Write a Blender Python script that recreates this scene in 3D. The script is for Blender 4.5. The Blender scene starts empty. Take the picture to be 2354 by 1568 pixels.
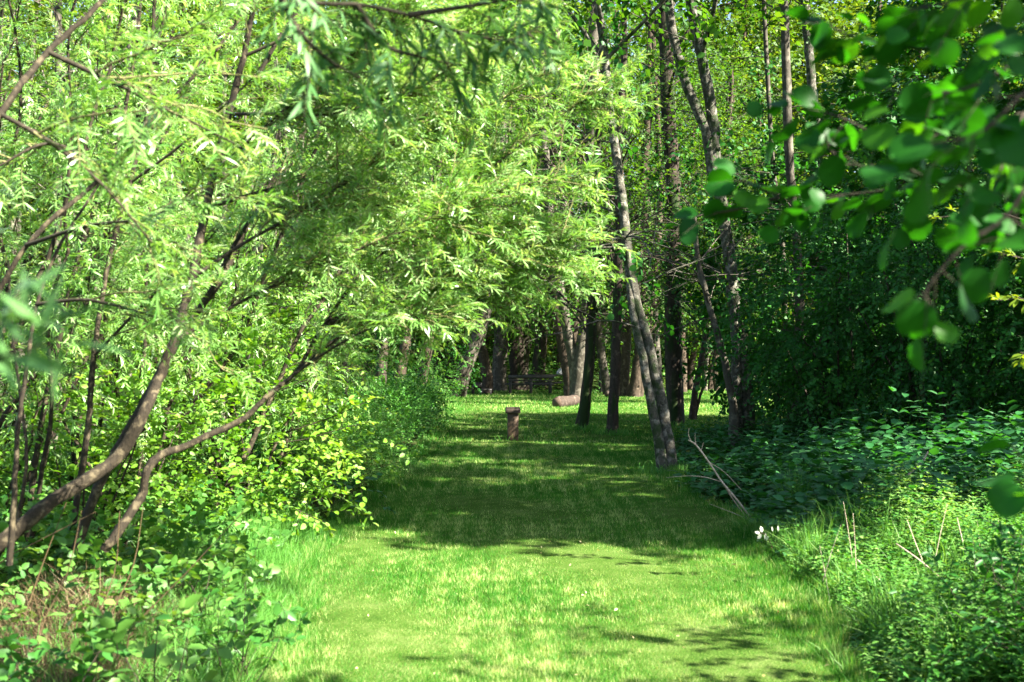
import bpy, math
import numpy as np
from mathutils import Vector

scene = bpy.context.scene
COL = scene.collection
PI = math.pi

# ------------------------------------------------------------------ camera
FPX, CX, CY = 2524.0, 1177.0, 784.0        # photo measured on a 2354 x 1568 picture
HORIZON, EYE = 818.0, 1.6
TILT = math.atan((HORIZON - CY) / FPX)
cd = bpy.data.cameras.new('camera')
cd.sensor_width = 36.0
cd.lens = 36.0 * FPX / 2354.0
cd.clip_start = 0.05
cd.clip_end = 1000
cd.dof.use_dof = True
cd.dof.focus_distance = 22.0
cd.dof.aperture_fstop = 3.7
cam = bpy.data.objects.new('camera', cd)
COL.objects.link(cam)
cam.location = (0, 0, EYE)
cam.rotation_euler = (PI / 2 + TILT, 0, 0)
scene.camera = cam

def P(px, py, d):
    u, v = (px - CX) / FPX, (CY - py) / FPX
    y = math.cos(TILT) - v * math.sin(TILT)
    z = math.sin(TILT) + v * math.cos(TILT)
    s = d / y
    return np.array([u * s, d, EYE + z * s])

def path_px(pts):
    return np.array([P(*p) for p in pts])

# ------------------------------------------------------------------ numpy mesh builder
def nrm(a):
    return a / np.maximum(np.linalg.norm(a, axis=-1, keepdims=True), 1e-9)

class MB:
    def __init__(self):
        self.v, self.f, self.var, self.n, self.uv = [], [], [], 0, []
    def add(self, v, faces, var=None, uv=None):
        v = np.asarray(v, float).reshape(-1, 3)
        for f in faces:
            self.f.append(np.asarray(f, np.int64) + self.n)
        self.v.append(v)
        if var is None:
            var = np.full(len(v), 0.5)
        self.var.append(np.broadcast_to(np.asarray(var, float), (len(v),)))
        self.uv.append(np.zeros((len(v), 2)) if uv is None else uv)
        self.n += len(v)
    def build(self, name, mat, parent=None, smooth=True, uv=False, wood=None):
        nleaf = sum(len(f) for f in self.f)
        if wood is not None and wood[0].n:
            w = wood[0]
            self.f += [f + self.n for f in w.f]
            self.v += w.v; self.var += w.var; self.uv += w.uv
        v = np.concatenate(self.v)
        me = bpy.data.meshes.new(name)
        me.vertices.add(len(v))
        me.vertices.foreach_set('co', v.astype(np.float32).ravel())
        idx, st, k = [], [], 0
        for f in self.f:
            idx.append(f.ravel())
            st.append(k + np.arange(len(f)) * f.shape[1])
            k += f.size
        idx, st = np.concatenate(idx), np.concatenate(st)
        me.loops.add(len(idx))
        me.loops.foreach_set('vertex_index', idx.astype(np.int32))
        me.polygons.add(len(st))
        me.polygons.foreach_set('loop_start', st.astype(np.int32))
        if smooth:
            me.polygons.foreach_set('use_smooth', np.ones(len(st), bool))
        a = me.attributes.new('var', 'FLOAT', 'POINT')
        a.data.foreach_set('value', np.concatenate(self.var).astype(np.float32))
        if uv:
            a = me.attributes.new('leafuv', 'FLOAT_VECTOR', 'POINT')
            w = np.concatenate(self.uv)
            a.data.foreach_set('vector', np.c_[w, np.zeros(len(w))].astype(np.float32).ravel())
        me.materials.append(mat)
        if wood is not None and len(st) > nleaf:
            me.materials.append(wood[1])
            mi = np.zeros(len(st), np.int32)
            mi[nleaf:] = 1
            me.polygons.foreach_set('material_index', mi)
        me.update(calc_edges=True)
        o = bpy.data.objects.new(name, me)
        COL.objects.link(o)
        if parent is not None:
            o.parent = parent
            o.matrix_parent_inverse = PMI.get(parent.name) or parent.matrix_world.inverted()
        return o

PMI = {}

def thing(name, label, cat, loc, group=None):
    o = bpy.data.objects.new(name, None)
    COL.objects.link(o)
    o.location = [float(c) for c in loc]
    o.empty_display_size = 0.2
    from mathutils import Matrix
    PMI[o.name] = Matrix.Translation(Vector([-float(c) for c in loc]))
    o['label'], o['category'] = label, cat
    if group:
        o['group'] = group
    return o

def tag(o, label=None, cat=None, group=None, kind=None):
    for k, x in (('label', label), ('category', cat), ('group', group), ('kind', kind)):
        if x:
            o[k] = x
    return o

# leaf templates: (u along, v across, w up) and faces
TPL = {
    'quad': (np.array([[0, 0, 0], [.45, .5, .04], [1, 0, -.05], [.45, -.5, .04]]), [np.array([[0, 3, 2, 1]])]),
    'oval': (np.array([[0, 0, 0], [.28, .44, .06], [.68, .42, .05], [1, 0, -.1], [.68, -.42, .05], [.28, -.44, .06], [.48, 0, 0]]),
             [np.array([[0, 6, 1, 1], [0, 5, 6, 6]])[:, :3], np.array([[6, 3, 2, 1], [6, 5, 4, 3]])]),
    'lance': (np.array([[0, 0, 0], [.3, .5, .02], [.3, -.5, .02], [.68, .4, -.04], [.68, -.4, -.04], [1, 0, -.16]]),
              [np.array([[0, 2, 1], [3, 4, 5]]), np.array([[1, 2, 4, 3]])]),
}
def _round():
    us = [0.0, .03, .12, .28, .48, .68, .84, .95, .94]
    hw = [.0, .16, .36, .49, .53, .48, .36, .19, .0]
    v = []
    for i, (u, h) in enumerate(zip(us, hw)):
        c = .10 * (1 - (2 * u - 1) ** 2)
        v += [[u, h, c + .10 * h], [u, h * .5, c + .02], [u, 0, c - .02], [u, -h * .5, c + .02], [u, -h, c + .10 * h]]
    f = []
    for i in range(len(us) - 1):
        for j in range(4):
            a = i * 5 + j
            f.append([a, a + 1, a + 6, a + 5][::-1])
    return np.array(v), [np.array(f)]
TPL['round'] = _round()

def leaves(mb, c, d, n, L, W, shape, var, uv=False):
    """c base points (N,3), d directions, n normals, L, W arrays"""
    T, F = TPL[shape]
    N, K = len(c), len(T)
    d = nrm(d)
    s = nrm(np.cross(n, d))
    n = np.cross(d, s)
    L = np.broadcast_to(np.asarray(L, float), (N,))
    W = np.broadcast_to(np.asarray(W, float), (N,))
    v = (c[:, None] + d[:, None] * (T[None, :, :1] * L[:, None, None])
         + s[:, None] * (T[None, :, 1:2] * W[:, None, None])
         + n[:, None] * (T[None, :, 2:] * L[:, None, None]))
    off = (np.arange(N) * K)
    fs = [(f[None] + off[:, None, None]).reshape(-1, f.shape[1]) for f in F]
    var = np.repeat(np.broadcast_to(np.asarray(var, float), (N,)), K)
    mb.add(v, fs, var, np.tile(T[:, :2], (N, 1)) if uv else None)

def tubes(mb, pts, rad, sides=3, rng=None, bump=0.0, var=0.5, cap=False):
    """pts (T,S,3), rad (T,S)"""
    pts = np.asarray(pts, float)
    if pts.ndim == 2:
        pts = pts[None]
    rad = np.broadcast_to(np.asarray(rad, float), pts.shape[:2])
    T, S = pts.shape[:2]
    tan = np.gradient(pts, axis=1)
    tan = nrm(tan)
    ref = np.where(np.abs(tan[:, :1, 2:]) > .8, np.array([[[1., 0, 0]]]), np.array([[[0, 0, 1.]]]))
    ref = np.broadcast_to(ref, tan.shape)
    a = nrm(np.cross(tan, ref))
    b = np.cross(tan, a)
    th = np.arange(sides) * 2 * PI / sides
    r = rad[:, :, None]
    if bump and rng is not None:
        k = np.cumsum(rng.normal(0, bump, (T, S, sides)), axis=1)
        k -= k.mean(axis=1, keepdims=True)
        k = np.clip(k, -2.2 * bump, 2.2 * bump) + rng.normal(0, bump * .4, (T, S, sides))
        r = r * (1 + k)
    v = pts[:, :, None] + (np.cos(th)[None, None, :, None] * a[:, :, None] + np.sin(th)[None, None, :, None] * b[:, :, None]) * np.broadcast_to(r, (T, S, sides))[..., None]
    i = np.arange(S - 1)[:, None] * sides
    j = np.arange(sides)[None]
    q = np.stack([i + j, i + (j + 1) % sides, i + sides + (j + 1) % sides, i + sides + j], -1).reshape(-1, 4)
    q = (q[None] + (np.arange(T) * S * sides)[:, None, None]).reshape(-1, 4)
    fs = [q]
    if cap:
        fs.append(((np.arange(T) * S * sides)[:, None] + np.arange(sides)[None])[:, ::-1])
        fs.append(((np.arange(T) * S * sides + (S - 1) * sides)[:, None] + np.arange(sides)[None]))
    mb.add(v, fs, var)

def smooth_path(pts, n):
    """Catmull-Rom resample of control points to n points"""
    p = np.asarray(pts, float)
    p = np.vstack([2 * p[0] - p[1], p, 2 * p[-1] - p[-2]])
    m = len(p) - 3
    t = np.linspace(0, m - 1e-6, n)
    i = t.astype(int)
    f = (t - i)[:, None]
    a, b, c, d = p[i], p[i + 1], p[i + 2], p[i + 3]
    return .5 * (2 * b + (c - a) * f + (2 * a - 5 * b + 4 * c - d) * f ** 2 + (3 * b - a - 3 * c + d) * f ** 3)

def twig_pts(s, d, l, droop, S, rng=None, wob=0.0):
    t = np.linspace(0, 1, S)[None, :, None]
    p = s[:, None] + d[:, None] * l[:, None, None] * t
    p = p - np.array([0, 0, 1.])[None, None] * (l * droop)[:, None, None] * t ** 2
    if wob and rng is not None:
        w = rng.normal(0, 1, (len(s), S, 3)).cumsum(axis=1) * t * wob
        p = p + w * l[:, None, None]
    return p

def spray(mb, mw, rng, s, d, l, n, L, W, shape, droop=.3, ang=55, rad=.004, up=1.0, jit=.35, var=.5,
          vj=.2, t0=.12, wob=.02, S=5, uv=False, hang=0.0):
    """leafy twigs: starts s, directions d, lengths l, n leaves on each"""
    s, d = np.asarray(s, float), nrm(np.asarray(d, float))
    N = len(s)
    l = np.broadcast_to(np.asarray(l, float), (N,)).copy()
    droop = np.broadcast_to(np.asarray(droop, float), (N,))
    pts = twig_pts(s, d, l, droop, S, rng, wob)
    if mw is not None and rad > 0:
        r = np.linspace(1, .35, S)[None] * rad * np.sqrt(l / l.mean())[:, None]
        tubes(mw, pts, r, 3)
    t = (t0 + (1 - t0) * (np.arange(n) + rng.uniform(0, .7, (N, n))) / n) * (S - 1)
    t = np.minimum(t, S - 1.001)
    i = t.astype(int)
    f = (t - i)[..., None]
    k = np.arange(N)[:, None]
    c = pts[k, i] * (1 - f) + pts[k, i + 1] * f
    tan = nrm(pts[k, i + 1] - pts[k, i])
    upv = np.array([0, 0, 1.])
    side = nrm(np.cross(tan, upv) + rng.normal(0, .15, tan.shape))
    nor = np.cross(side, tan)
    sg = np.where(np.arange(n) % 2 == 0, 1., -1.)[None, :, None]
    a = np.radians(ang + rng.normal(0, 14, (N, n)))[..., None]
    ld = tan * np.cos(a) + side * sg * np.sin(a) + rng.normal(0, jit, tan.shape) - upv * hang
    ln = nor * up + rng.normal(0, jit, tan.shape)
    LL = L * rng.uniform(.6, 1.15, (N, n))
    WW = W * LL / L * rng.uniform(.85, 1.1, (N, n))
    vv = np.clip(np.broadcast_to(np.asarray(var, float).reshape(-1, 1), (N, 1)) + rng.normal(0, vj, (N, n)), 0, 1)
    leaves(mb, c.reshape(-1, 3), ld.reshape(-1, 3), ln.reshape(-1, 3), LL.ravel(), WW.ravel(), shape, vv.ravel(), uv)
    return pts

def in_ellipsoid(rng, n, c, r, shell=.5):
    g = nrm(rng.normal(0, 1, (n, 3)))
    k = rng.uniform(0, 1, (n, 1)) ** (1 / 3.)
    k = shell + (1 - shell) * k if shell > 0 else k
    return np.asarray(c) + g * k * np.asarray(r), g

def clump_crown(mb, mw, rng, c, r, nclump, tw, tl, n, L, W, shape, sig=.5, shell=.35, droop=.35, upb=.1, zmin=None,
                rad=.006, var=.5, cv=.18, hang=0.0, jit=.35, up=1.0, ang=55):
    """crown of leafy twigs gathered in clumps inside an ellipsoid"""
    cc, g = in_ellipsoid(rng, nclump, c, r, shell)
    if zmin is not None:
        cc[:, 2] = np.maximum(cc[:, 2], zmin + rng.uniform(0, .5, nclump))
    s = np.repeat(cc, tw, 0) + rng.normal(0, sig, (nclump * tw, 3)) * np.array([1, 1, .7])
    if zmin is not None:
        s[:, 2] = np.maximum(s[:, 2], zmin * .8)
    out = nrm((s - np.asarray(c)) / np.asarray(r) + 1e-6)
    d = nrm(out * .7 + rng.normal(0, .55, s.shape) + np.array([0, 0, upb]))
    v = np.repeat(np.clip(var + rng.normal(0, cv, nclump), 0, 1), tw)
    l = tl * rng.uniform(.6, 1.3, len(s))
    spray(mb, mw, rng, s, d, l, n, L, W, shape, droop=droop * rng.uniform(.4, 1.6, len(s)), rad=rad, var=v, vj=.14, hang=hang, jit=jit, up=up, ang=ang)
    return cc

# ------------------------------------------------------------------ materials
def new_mat(name):
    m = bpy.data.materials.new(name)
    m.use_nodes = True
    nt = m.node_tree
    nt.nodes.clear()
    out = nt.nodes.new('ShaderNodeOutputMaterial')
    return m, nt, out

def N(nt, t, **kw):
    n = nt.nodes.new(t)
    for k, v in kw.items():
        if k in n.inputs:
            n.inputs[k].default_value = v
        else:
            setattr(n, k, v)
    return n

def ramp(nt, fac, stops):
    r = nt.nodes.new('ShaderNodeValToRGB')
    el = r.color_ramp.elements
    while len(el) < len(stops):
        el.new(.5)
    for e, (p, c) in zip(el, stops):
        e.position = p
        e.color = (*c, 1) if len(c) == 3 else c
    nt.links.new(fac, r.inputs['Fac'])
    return r.outputs['Color']

def leaf_mat(name, a, b, trans=.45, rough=.4, spec=.5, tcol=(1.5, 1.25, .45), veins=False, c=None):
    m, nt, out = new_mat(name)
    lk = nt.links.new
    at = N(nt, 'ShaderNodeAttribute', attribute_name='var')
    stops = [(0, a), (.7, b), (1, c or b)]
    col = ramp(nt, at.outputs['Fac'], stops)
    if veins:
        uv = N(nt, 'ShaderNodeAttribute', attribute_name='leafuv')
        sp = N(nt, 'ShaderNodeSeparateXYZ')
        lk(uv.outputs['Vector'], sp.inputs[0])
        ab = N(nt, 'ShaderNodeMath', operation='ABSOLUTE')
        lk(sp.outputs['Y'], ab.inputs[0])
        m1 = N(nt, 'ShaderNodeMath', operation='MULTIPLY_ADD')
        lk(ab.outputs[0], m1.inputs[0]); m1.inputs[1].default_value = -.75; lk(sp.outputs['X'], m1.inputs[2])
        m2 = N(nt, 'ShaderNodeMath', operation='MULTIPLY'); lk(m1.outputs[0], m2.inputs[0]); m2.inputs[1].default_value = 9 * 2 * PI / 1.4
        si = N(nt, 'ShaderNodeMath', operation='SINE'); lk(m2.outputs[0], si.inputs[0])
        mr = N(nt, 'ShaderNodeMapRange'); lk(si.outputs[0], mr.inputs['Value'])
        mr.inputs['From Min'].default_value = .75; mr.inputs['From Max'].default_value = 1.0
        mid = N(nt, 'ShaderNodeMapRange'); lk(ab.outputs[0], mid.inputs['Value'])
        mid.inputs['From Min'].default_value = .035; mid.inputs['From Max'].default_value = .0
        mx = N(nt, 'ShaderNodeMath', operation='MAXIMUM'); lk(mr.outputs[0], mx.inputs[0]); lk(mid.outputs[0], mx.inputs[1])
        mm = N(nt, 'ShaderNodeMix', data_type='RGBA', blend_type='MULTIPLY')
        lk(mx.outputs[0], mm.inputs['Factor']); lk(col, mm.inputs[6]); mm.inputs[7].default_value = (1.35, 1.3, 1.5, 1)
        col = mm.outputs[2]
    tc = N(nt, 'ShaderNodeMix', data_type='RGBA', blend_type='MULTIPLY')
    tc.inputs['Factor'].default_value = 1
    lk(col, tc.inputs[6])
    tc.inputs[7].default_value = (*tcol, 1)
    df = N(nt, 'ShaderNodeBsdfDiffuse')
    lk(col, df.inputs['Color'])
    tr = N(nt, 'ShaderNodeBsdfTranslucent')
    lk(tc.outputs[2], tr.inputs['Color'])
    mx = N(nt, 'ShaderNodeMixShader', Fac=trans)
    lk(df.outputs[0], mx.inputs[1]); lk(tr.outputs[0], mx.inputs[2])
    gl = N(nt, 'ShaderNodeBsdfGlossy', Roughness=rough)
    gl.inputs['Color'].default_value = (spec, spec, spec, 1)
    lw = N(nt, 'ShaderNodeLayerWeight', Blend=.5)
    pw = N(nt, 'ShaderNodeMath', operation='POWER')
    lk(lw.outputs['Facing'], pw.inputs[0]); pw.inputs[1].default_value = 4.0
    fr = N(nt, 'ShaderNodeMath', operation='MULTIPLY_ADD')
    lk(pw.outputs[0], fr.inputs[0]); fr.inputs[1].default_value = .4; fr.inputs[2].default_value = .03
    m2 = N(nt, 'ShaderNodeMixShader')
    lk(fr.outputs[0], m2.inputs[0]); lk(mx.outputs[0], m2.inputs[1]); lk(gl.outputs[0], m2.inputs[2])
    lk(m2.outputs[0], out.inputs['Surface'])
    return m

def bark_mat(name, dark, mid, pale, scale=9.0, stretch=.25, pale_amt=.55, bump=.5, moss=None):
    m, nt, out = new_mat(name)
    lk = nt.links.new
    tx = N(nt, 'ShaderNodeTexCoord')
    mp = N(nt, 'ShaderNodeMapping')
    mp.inputs['Scale'].default_value = (1, 1, stretch)
    lk(tx.outputs['Object'], mp.inputs['Vector'])
    n1 = N(nt, 'ShaderNodeTexNoise', Scale=scale * 3, Detail=6.0, Roughness=.65)
    lk(mp.outputs[0], n1.inputs['Vector'])
    n2 = N(nt, 'ShaderNodeTexNoise', Scale=scale, Detail=4.0, Roughness=.6)
    lk(tx.outputs['Object'], n2.inputs['Vector'])
    c1 = ramp(nt, n1.outputs['Fac'], [(.32, dark), (.5, mid), (.72, mid)])
    mk = ramp(nt, n2.outputs['Fac'], [(pale_amt - .04, (0, 0, 0)), (pale_amt + .08, (1, 1, 1))])
    mx = N(nt, 'ShaderNodeMix', data_type='RGBA')
    lk(mk, mx.inputs['Factor']); lk(c1, mx.inputs[6]); mx.inputs[7].default_value = (*pale, 1)
    col = mx.outputs[2]
    if moss:
        n3 = N(nt, 'ShaderNodeTexNoise', Scale=scale * .6, Detail=5.0)
        lk(mp.outputs[0], n3.inputs['Vector'])
        k = ramp(nt, n3.outputs['Fac'], [(.5, (0, 0, 0)), (.62, (1, 1, 1))])
        m3 = N(nt, 'ShaderNodeMix', data_type='RGBA')
        lk(k, m3.inputs['Factor']); lk(col, m3.inputs[6]); m3.inputs[7].default_value = (*moss, 1)
        col = m3.outputs[2]
    bs = N(nt, 'ShaderNodeBsdfPrincipled', Roughness=.85)
    lk(col, bs.inputs['Base Color'])
    bs.inputs['Specular IOR Level'].default_value = .2
    bp = N(nt, 'ShaderNodeBump', Strength=bump, Distance=.03)
    lk(n1.outputs['Fac'], bp.inputs['Height']); lk(bp.outputs[0], bs.inputs['Normal'])
    lk(bs.outputs[0], out.inputs['Surface'])
    return m

def wood_mat(name, a, b, scale=4.0, axis=0, rough=.8):
    m, nt, out = new_mat(name)
    lk = nt.links.new
    tx = N(nt, 'ShaderNodeTexCoord')
    mp = N(nt, 'ShaderNodeMapping')
    sc = [12.0, 12.0, 12.0]
    sc[axis] = 1.0
    mp.inputs['Scale'].default_value = sc
    lk(tx.outputs['Object'], mp.inputs['Vector'])
    n1 = N(nt, 'ShaderNodeTexNoise', Scale=scale, Detail=6.0, Roughness=.6)
    lk(mp.outputs[0], n1.inputs['Vector'])
    col = ramp(nt, n1.outputs['Fac'], [(.3, a), (.7, b)])
    bs = N(nt, 'ShaderNodeBsdfPrincipled', Roughness=rough)
    lk(col, bs.inputs['Base Color'])
    bp = N(nt, 'ShaderNodeBump', Strength=.3, Distance=.01)
    lk(n1.outputs['Fac'], bp.inputs['Height']); lk(bp.outputs[0], bs.inputs['Normal'])
    lk(bs.outputs[0], out.inputs['Surface'])
    return m

def ground_mat(name, stops, scale=1.5):
    m, nt, out = new_mat(name)
    lk = nt.links.new
    tx = N(nt, 'ShaderNodeTexCoord')
    n1 = N(nt, 'ShaderNodeTexNoise', Scale=scale, Detail=8.0, Roughness=.7)
    lk(tx.outputs['Object'], n1.inputs['Vector'])
    n2 = N(nt, 'ShaderNodeTexNoise', Scale=scale * 30, Detail=3.0)
    lk(tx.outputs['Object'], n2.inputs['Vector'])
    mx = N(nt, 'ShaderNodeMix', data_type='FLOAT')
    mx.inputs['Factor'].default_value = .4
    lk(n1.outputs['Fac'], mx.inputs[2]); lk(n2.outputs['Fac'], mx.inputs[3])
    col = ramp(nt, mx.outputs[0], stops)
    bs = N(nt, 'ShaderNodeBsdfDiffuse')
    lk(col, bs.inputs['Color'])
    bp = N(nt, 'ShaderNodeBump', Strength=.6, Distance=.02)
    lk(n2.outputs['Fac'], bp.inputs['Height']); lk(bp.outputs[0], bs.inputs['Normal'])
    lk(bs.outputs[0], out.inputs['Surface'])
    return m

M = {}
M['willow'] = leaf_mat('willow_leaf', (.07, .20, .028), (.17, .34, .075), .48, .36, .9, (1.25, 1.15, .5), c=(.34, .46, .22))
M['willow_twig'] = bark_mat('willow_twig', (.05, .055, .018), (.12, .115, .045), (.2, .17, .08), 30, .4, .6, .2)
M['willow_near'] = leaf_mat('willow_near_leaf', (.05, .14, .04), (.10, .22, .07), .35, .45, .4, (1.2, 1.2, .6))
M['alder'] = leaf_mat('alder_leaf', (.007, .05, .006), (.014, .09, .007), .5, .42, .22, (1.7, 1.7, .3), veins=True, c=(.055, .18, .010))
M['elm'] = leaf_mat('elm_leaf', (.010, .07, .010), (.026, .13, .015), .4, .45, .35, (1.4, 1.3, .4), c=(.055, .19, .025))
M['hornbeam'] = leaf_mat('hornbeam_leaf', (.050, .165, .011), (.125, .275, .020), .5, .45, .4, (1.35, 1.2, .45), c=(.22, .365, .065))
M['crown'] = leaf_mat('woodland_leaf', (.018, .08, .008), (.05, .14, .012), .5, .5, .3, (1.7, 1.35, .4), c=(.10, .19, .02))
M['farcrown'] = leaf_mat('far_leaf', (.022, .075, .007), (.06, .13, .010), .45, .5, .3, (1.5, 1.25, .4), c=(.13, .20, .025))
M['nettle'] = leaf_mat('nettle_leaf', (.012, .085, .018), (.03, .14, .03), .4, .42, .5, (1.4, 1.3, .35), c=(.07, .2, .045))
M['fern'] = leaf_mat('parsley_leaf', (.022, .12, .012), (.075, .22, .03), .45, .45, .4, (1.4, 1.3, .4), c=(.2, .34, .09))
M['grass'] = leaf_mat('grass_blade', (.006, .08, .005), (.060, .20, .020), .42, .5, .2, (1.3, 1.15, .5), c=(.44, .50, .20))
M['tallgrass'] = leaf_mat('tall_grass_blade', (.03, .15, .02), (.11, .27, .045), .42, .45, .4, (1.3, 1.2, .5), c=(.26, .38, .12))
M['straw'] = leaf_mat('straw', (.045, .030, .014), (.12, .082, .042), .25, .5, .4, (1.1, 1., .8), c=(.24, .185, .11))
M['dogwood'] = leaf_mat('dogwood_leaf', (.03, .12, .018), (.09, .21, .035), .42, .42, .5, (1.4, 1.2, .45), c=(.16, .29, .06))
M['sapling'] = leaf_mat('sapling_leaf', (.07, .15, .010), (.13, .21, .016), .5, .45, .3, (1.5, 1.2, .4))
M['bark_alder'] = bark_mat('alder_bark', (.018, .017, .012), (.058, .053, .042), (.155, .145, .12), 13, .9, .53, .8, moss=(.022, .035, .012))
M['bark_pale'] = bark_mat('pale_bark', (.02, .018, .013), (.052, .045, .034), (.115, .102, .080), 6, .25, .55, .5)
M['bark_dark'] = bark_mat('dark_bark', (.014, .010, .008), (.035, .026, .019), (.075, .058, .044), 8, .2, .6, .7, moss=(.015, .03, .006))
M['bark_brown'] = bark_mat('brown_bark', (.014, .010, .006), (.042, .030, .020), (.095, .072, .050), 7, .2, .58, .7)
M['bark_willow'] = bark_mat('willow_bark', (.006, .0045, .003), (.020, .015, .009), (.075, .06, .036), 22, .35, .56, .4)
M['twig'] = bark_mat('twig_bark', (.012, .010, .006), (.026, .021, .013), (.06, .048, .03), 30, .4, .6, .2)
M['deadwood'] = bark_mat('dead_twig', (.2, .15, .11), (.36, .28, .22), (.5, .42, .34), 30, .4, .6, .2)
M['table_wood'] = wood_mat('table_wood', (.010, .008, .007), (.03, .024, .020), 3, 0, .55)
M['post_wood'] = wood_mat('post_wood', (.035, .020, .010), (.08, .046, .024), 3, 2, .8)
M['cap_wood'] = wood_mat('cap_wood', (.028, .017, .010), (.055, .035, .022), 3, 0, .8)
M['cut_wood'] = wood_mat('cut_wood', (.03, .018, .012), (.10, .062, .042), 5, 1, .85)
M['pod'] = leaf_mat('seed_pod', (.55, .55, .45), (.72, .72, .6), .4, .4, .6, (1., 1., .9))
M['litter'] = leaf_mat('fallen_leaf', (.30, .22, .08), (.5, .45, .25), .3, .5, .5, (1.2, 1., .5))
M['flint'] = bark_mat('grey_sack', (.2, .21, .22), (.36, .37, .38), (.5, .5, .5), 8, 1, .6, .4)
M['soil'] = ground_mat('forest_soil', [(.3, (.018, .022, .008)), (.5, (.03, .05, .012)), (.7, (.05, .04, .022))], 1.2)
M['lawn'] = ground_mat('lawn_ground', [(.3, (.012, .034, .005)), (.5, (.042, .078, .014)), (.68, (.10, .125, .042))], 2.2)

# ------------------------------------------------------------------ world and sun
SUN_AZ, SUN_EL = 117.0, 41.0                 # degrees clockwise from the view direction (+Y)
w = bpy.data.worlds.new('World')
scene.world = w
w.use_nodes = True
nt = w.node_tree
bg = nt.nodes['Background']
sky = nt.nodes.new('ShaderNodeTexSky')
sky.sky_type = 'NISHITA'
sky.sun_disc = False
sky.sun_elevation = math.radians(SUN_EL)
sky.sun_rotation = math.radians(SUN_AZ)
nt.links.new(sky.outputs[0], bg.inputs['Color'])
bg.inputs['Strength'].default_value = .05
ld = bpy.data.lights.new('sun', 'SUN')
ld.energy = 5.0
ld.angle = math.radians(.5)
ld.color = (1.0, .94, .80)
lo = bpy.data.objects.new('sun', ld)
COL.objects.link(lo)
az, el = math.radians(SUN_AZ), math.radians(SUN_EL)
sd = Vector((math.sin(az) * math.cos(el), math.cos(az) * math.cos(el), math.sin(el)))
lo.rotation_euler = sd.to_track_quat('Z', 'Y').to_euler()
lo.location = (20, -5, 30)

# ------------------------------------------------------------------ ground and lawn
LY = np.array([-4, 2.5, 5.4, 7.4, 9.6, 12, 14.3, 18, 22, 28, 36, 44, 50.])
LXL = np.array([-1.0, -1.1, -1.23, -1.45, -1.66, -1.72, -1.63, -1.55, -1.6, -1.7, -2.0, -2.6, -2.8])
LXR = np.array([1.5, 1.6, 1.75, 2.0, 2.15, 2.15, 2.1, 2.5, 3.3, 6.5, 9.0, 9.6, 9.6])

def lawn_edges(y):
    wob = .07 * np.sin(y * 2.1) + .05 * np.sin(y * 5.3 + 1)
    return np.interp(y, LY, LXL) + wob, np.interp(y, LY, LXR) + .08 * np.sin(y * 1.7 + 2) + .04 * np.sin(y * 6.1)

def ground_h(x, y):
    t = np.clip((y - 54) / 60, 0, 1)
    h = 16 * t ** 1.25
    h = h + .22 * np.clip((np.abs(x - .3) - 2.2) / 3, 0, 1) * np.clip((26 - y) / 8, 0, 1)
    return h - .04

xs = np.r_[-400, -200, -100, -60, np.arange(-40, 40.1, .8), 60, 100, 200, 400]
ys = np.r_[-300, -100, -40, np.arange(-20, 60, .8), np.arange(60, 130, 4), 160, 240, 400, 700]
X, Y = np.meshgrid(xs, ys)
r0 = np.random.default_rng(1)
Z = ground_h(X, Y)
gm = MB()
i = np.arange(len(ys) - 1)[:, None] * len(xs)
j = np.arange(len(xs) - 1)[None]
q = np.stack([i + j, i + j + 1, i + j + 1 + len(xs), i + j + len(xs)], -1).reshape(-1, 4)
gm.add(np.stack([X, Y, Z], -1), [q])
tag(gm.build('ground', M['soil']), kind='structure')

lm = MB()
yy = np.arange(-4, 50.01, .25)
xl, xr = lawn_edges(yy)
tt = np.linspace(0, 1, 25)
X = xl[:, None] + (xr - xl)[:, None] * tt[None]
Y = np.broadcast_to(yy[:, None], X.shape)
Z = .012 * np.sin(X * 3.1 + Y * .7) + .01 * np.sin(Y * 2.3 + X)
Z[:, 0] = Z[:, -1] = -.06
i = np.arange(len(yy) - 1)[:, None] * 25
j = np.arange(24)[None]
q = np.stack([i + j, i + j + 1, i + j + 26, i + j + 25], -1).reshape(-1, 4)
lm.add(np.stack([X, Y, Z], -1), [q])
tag(lm.build('lawn', M['lawn']), kind='structure')

def vnoise(x, y, seed=0):
    r = np.random.default_rng(seed)
    out = np.zeros_like(x)
    for k in range(10):
        f = r.uniform(.5, 6) * np.array([math.cos(k * 2.4), math.sin(k * 2.4)])
        out += np.sin(f[0] * x + f[1] * y + r.uniform(0, 6)) / (1 + .35 * k)
    return out / 3

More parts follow.
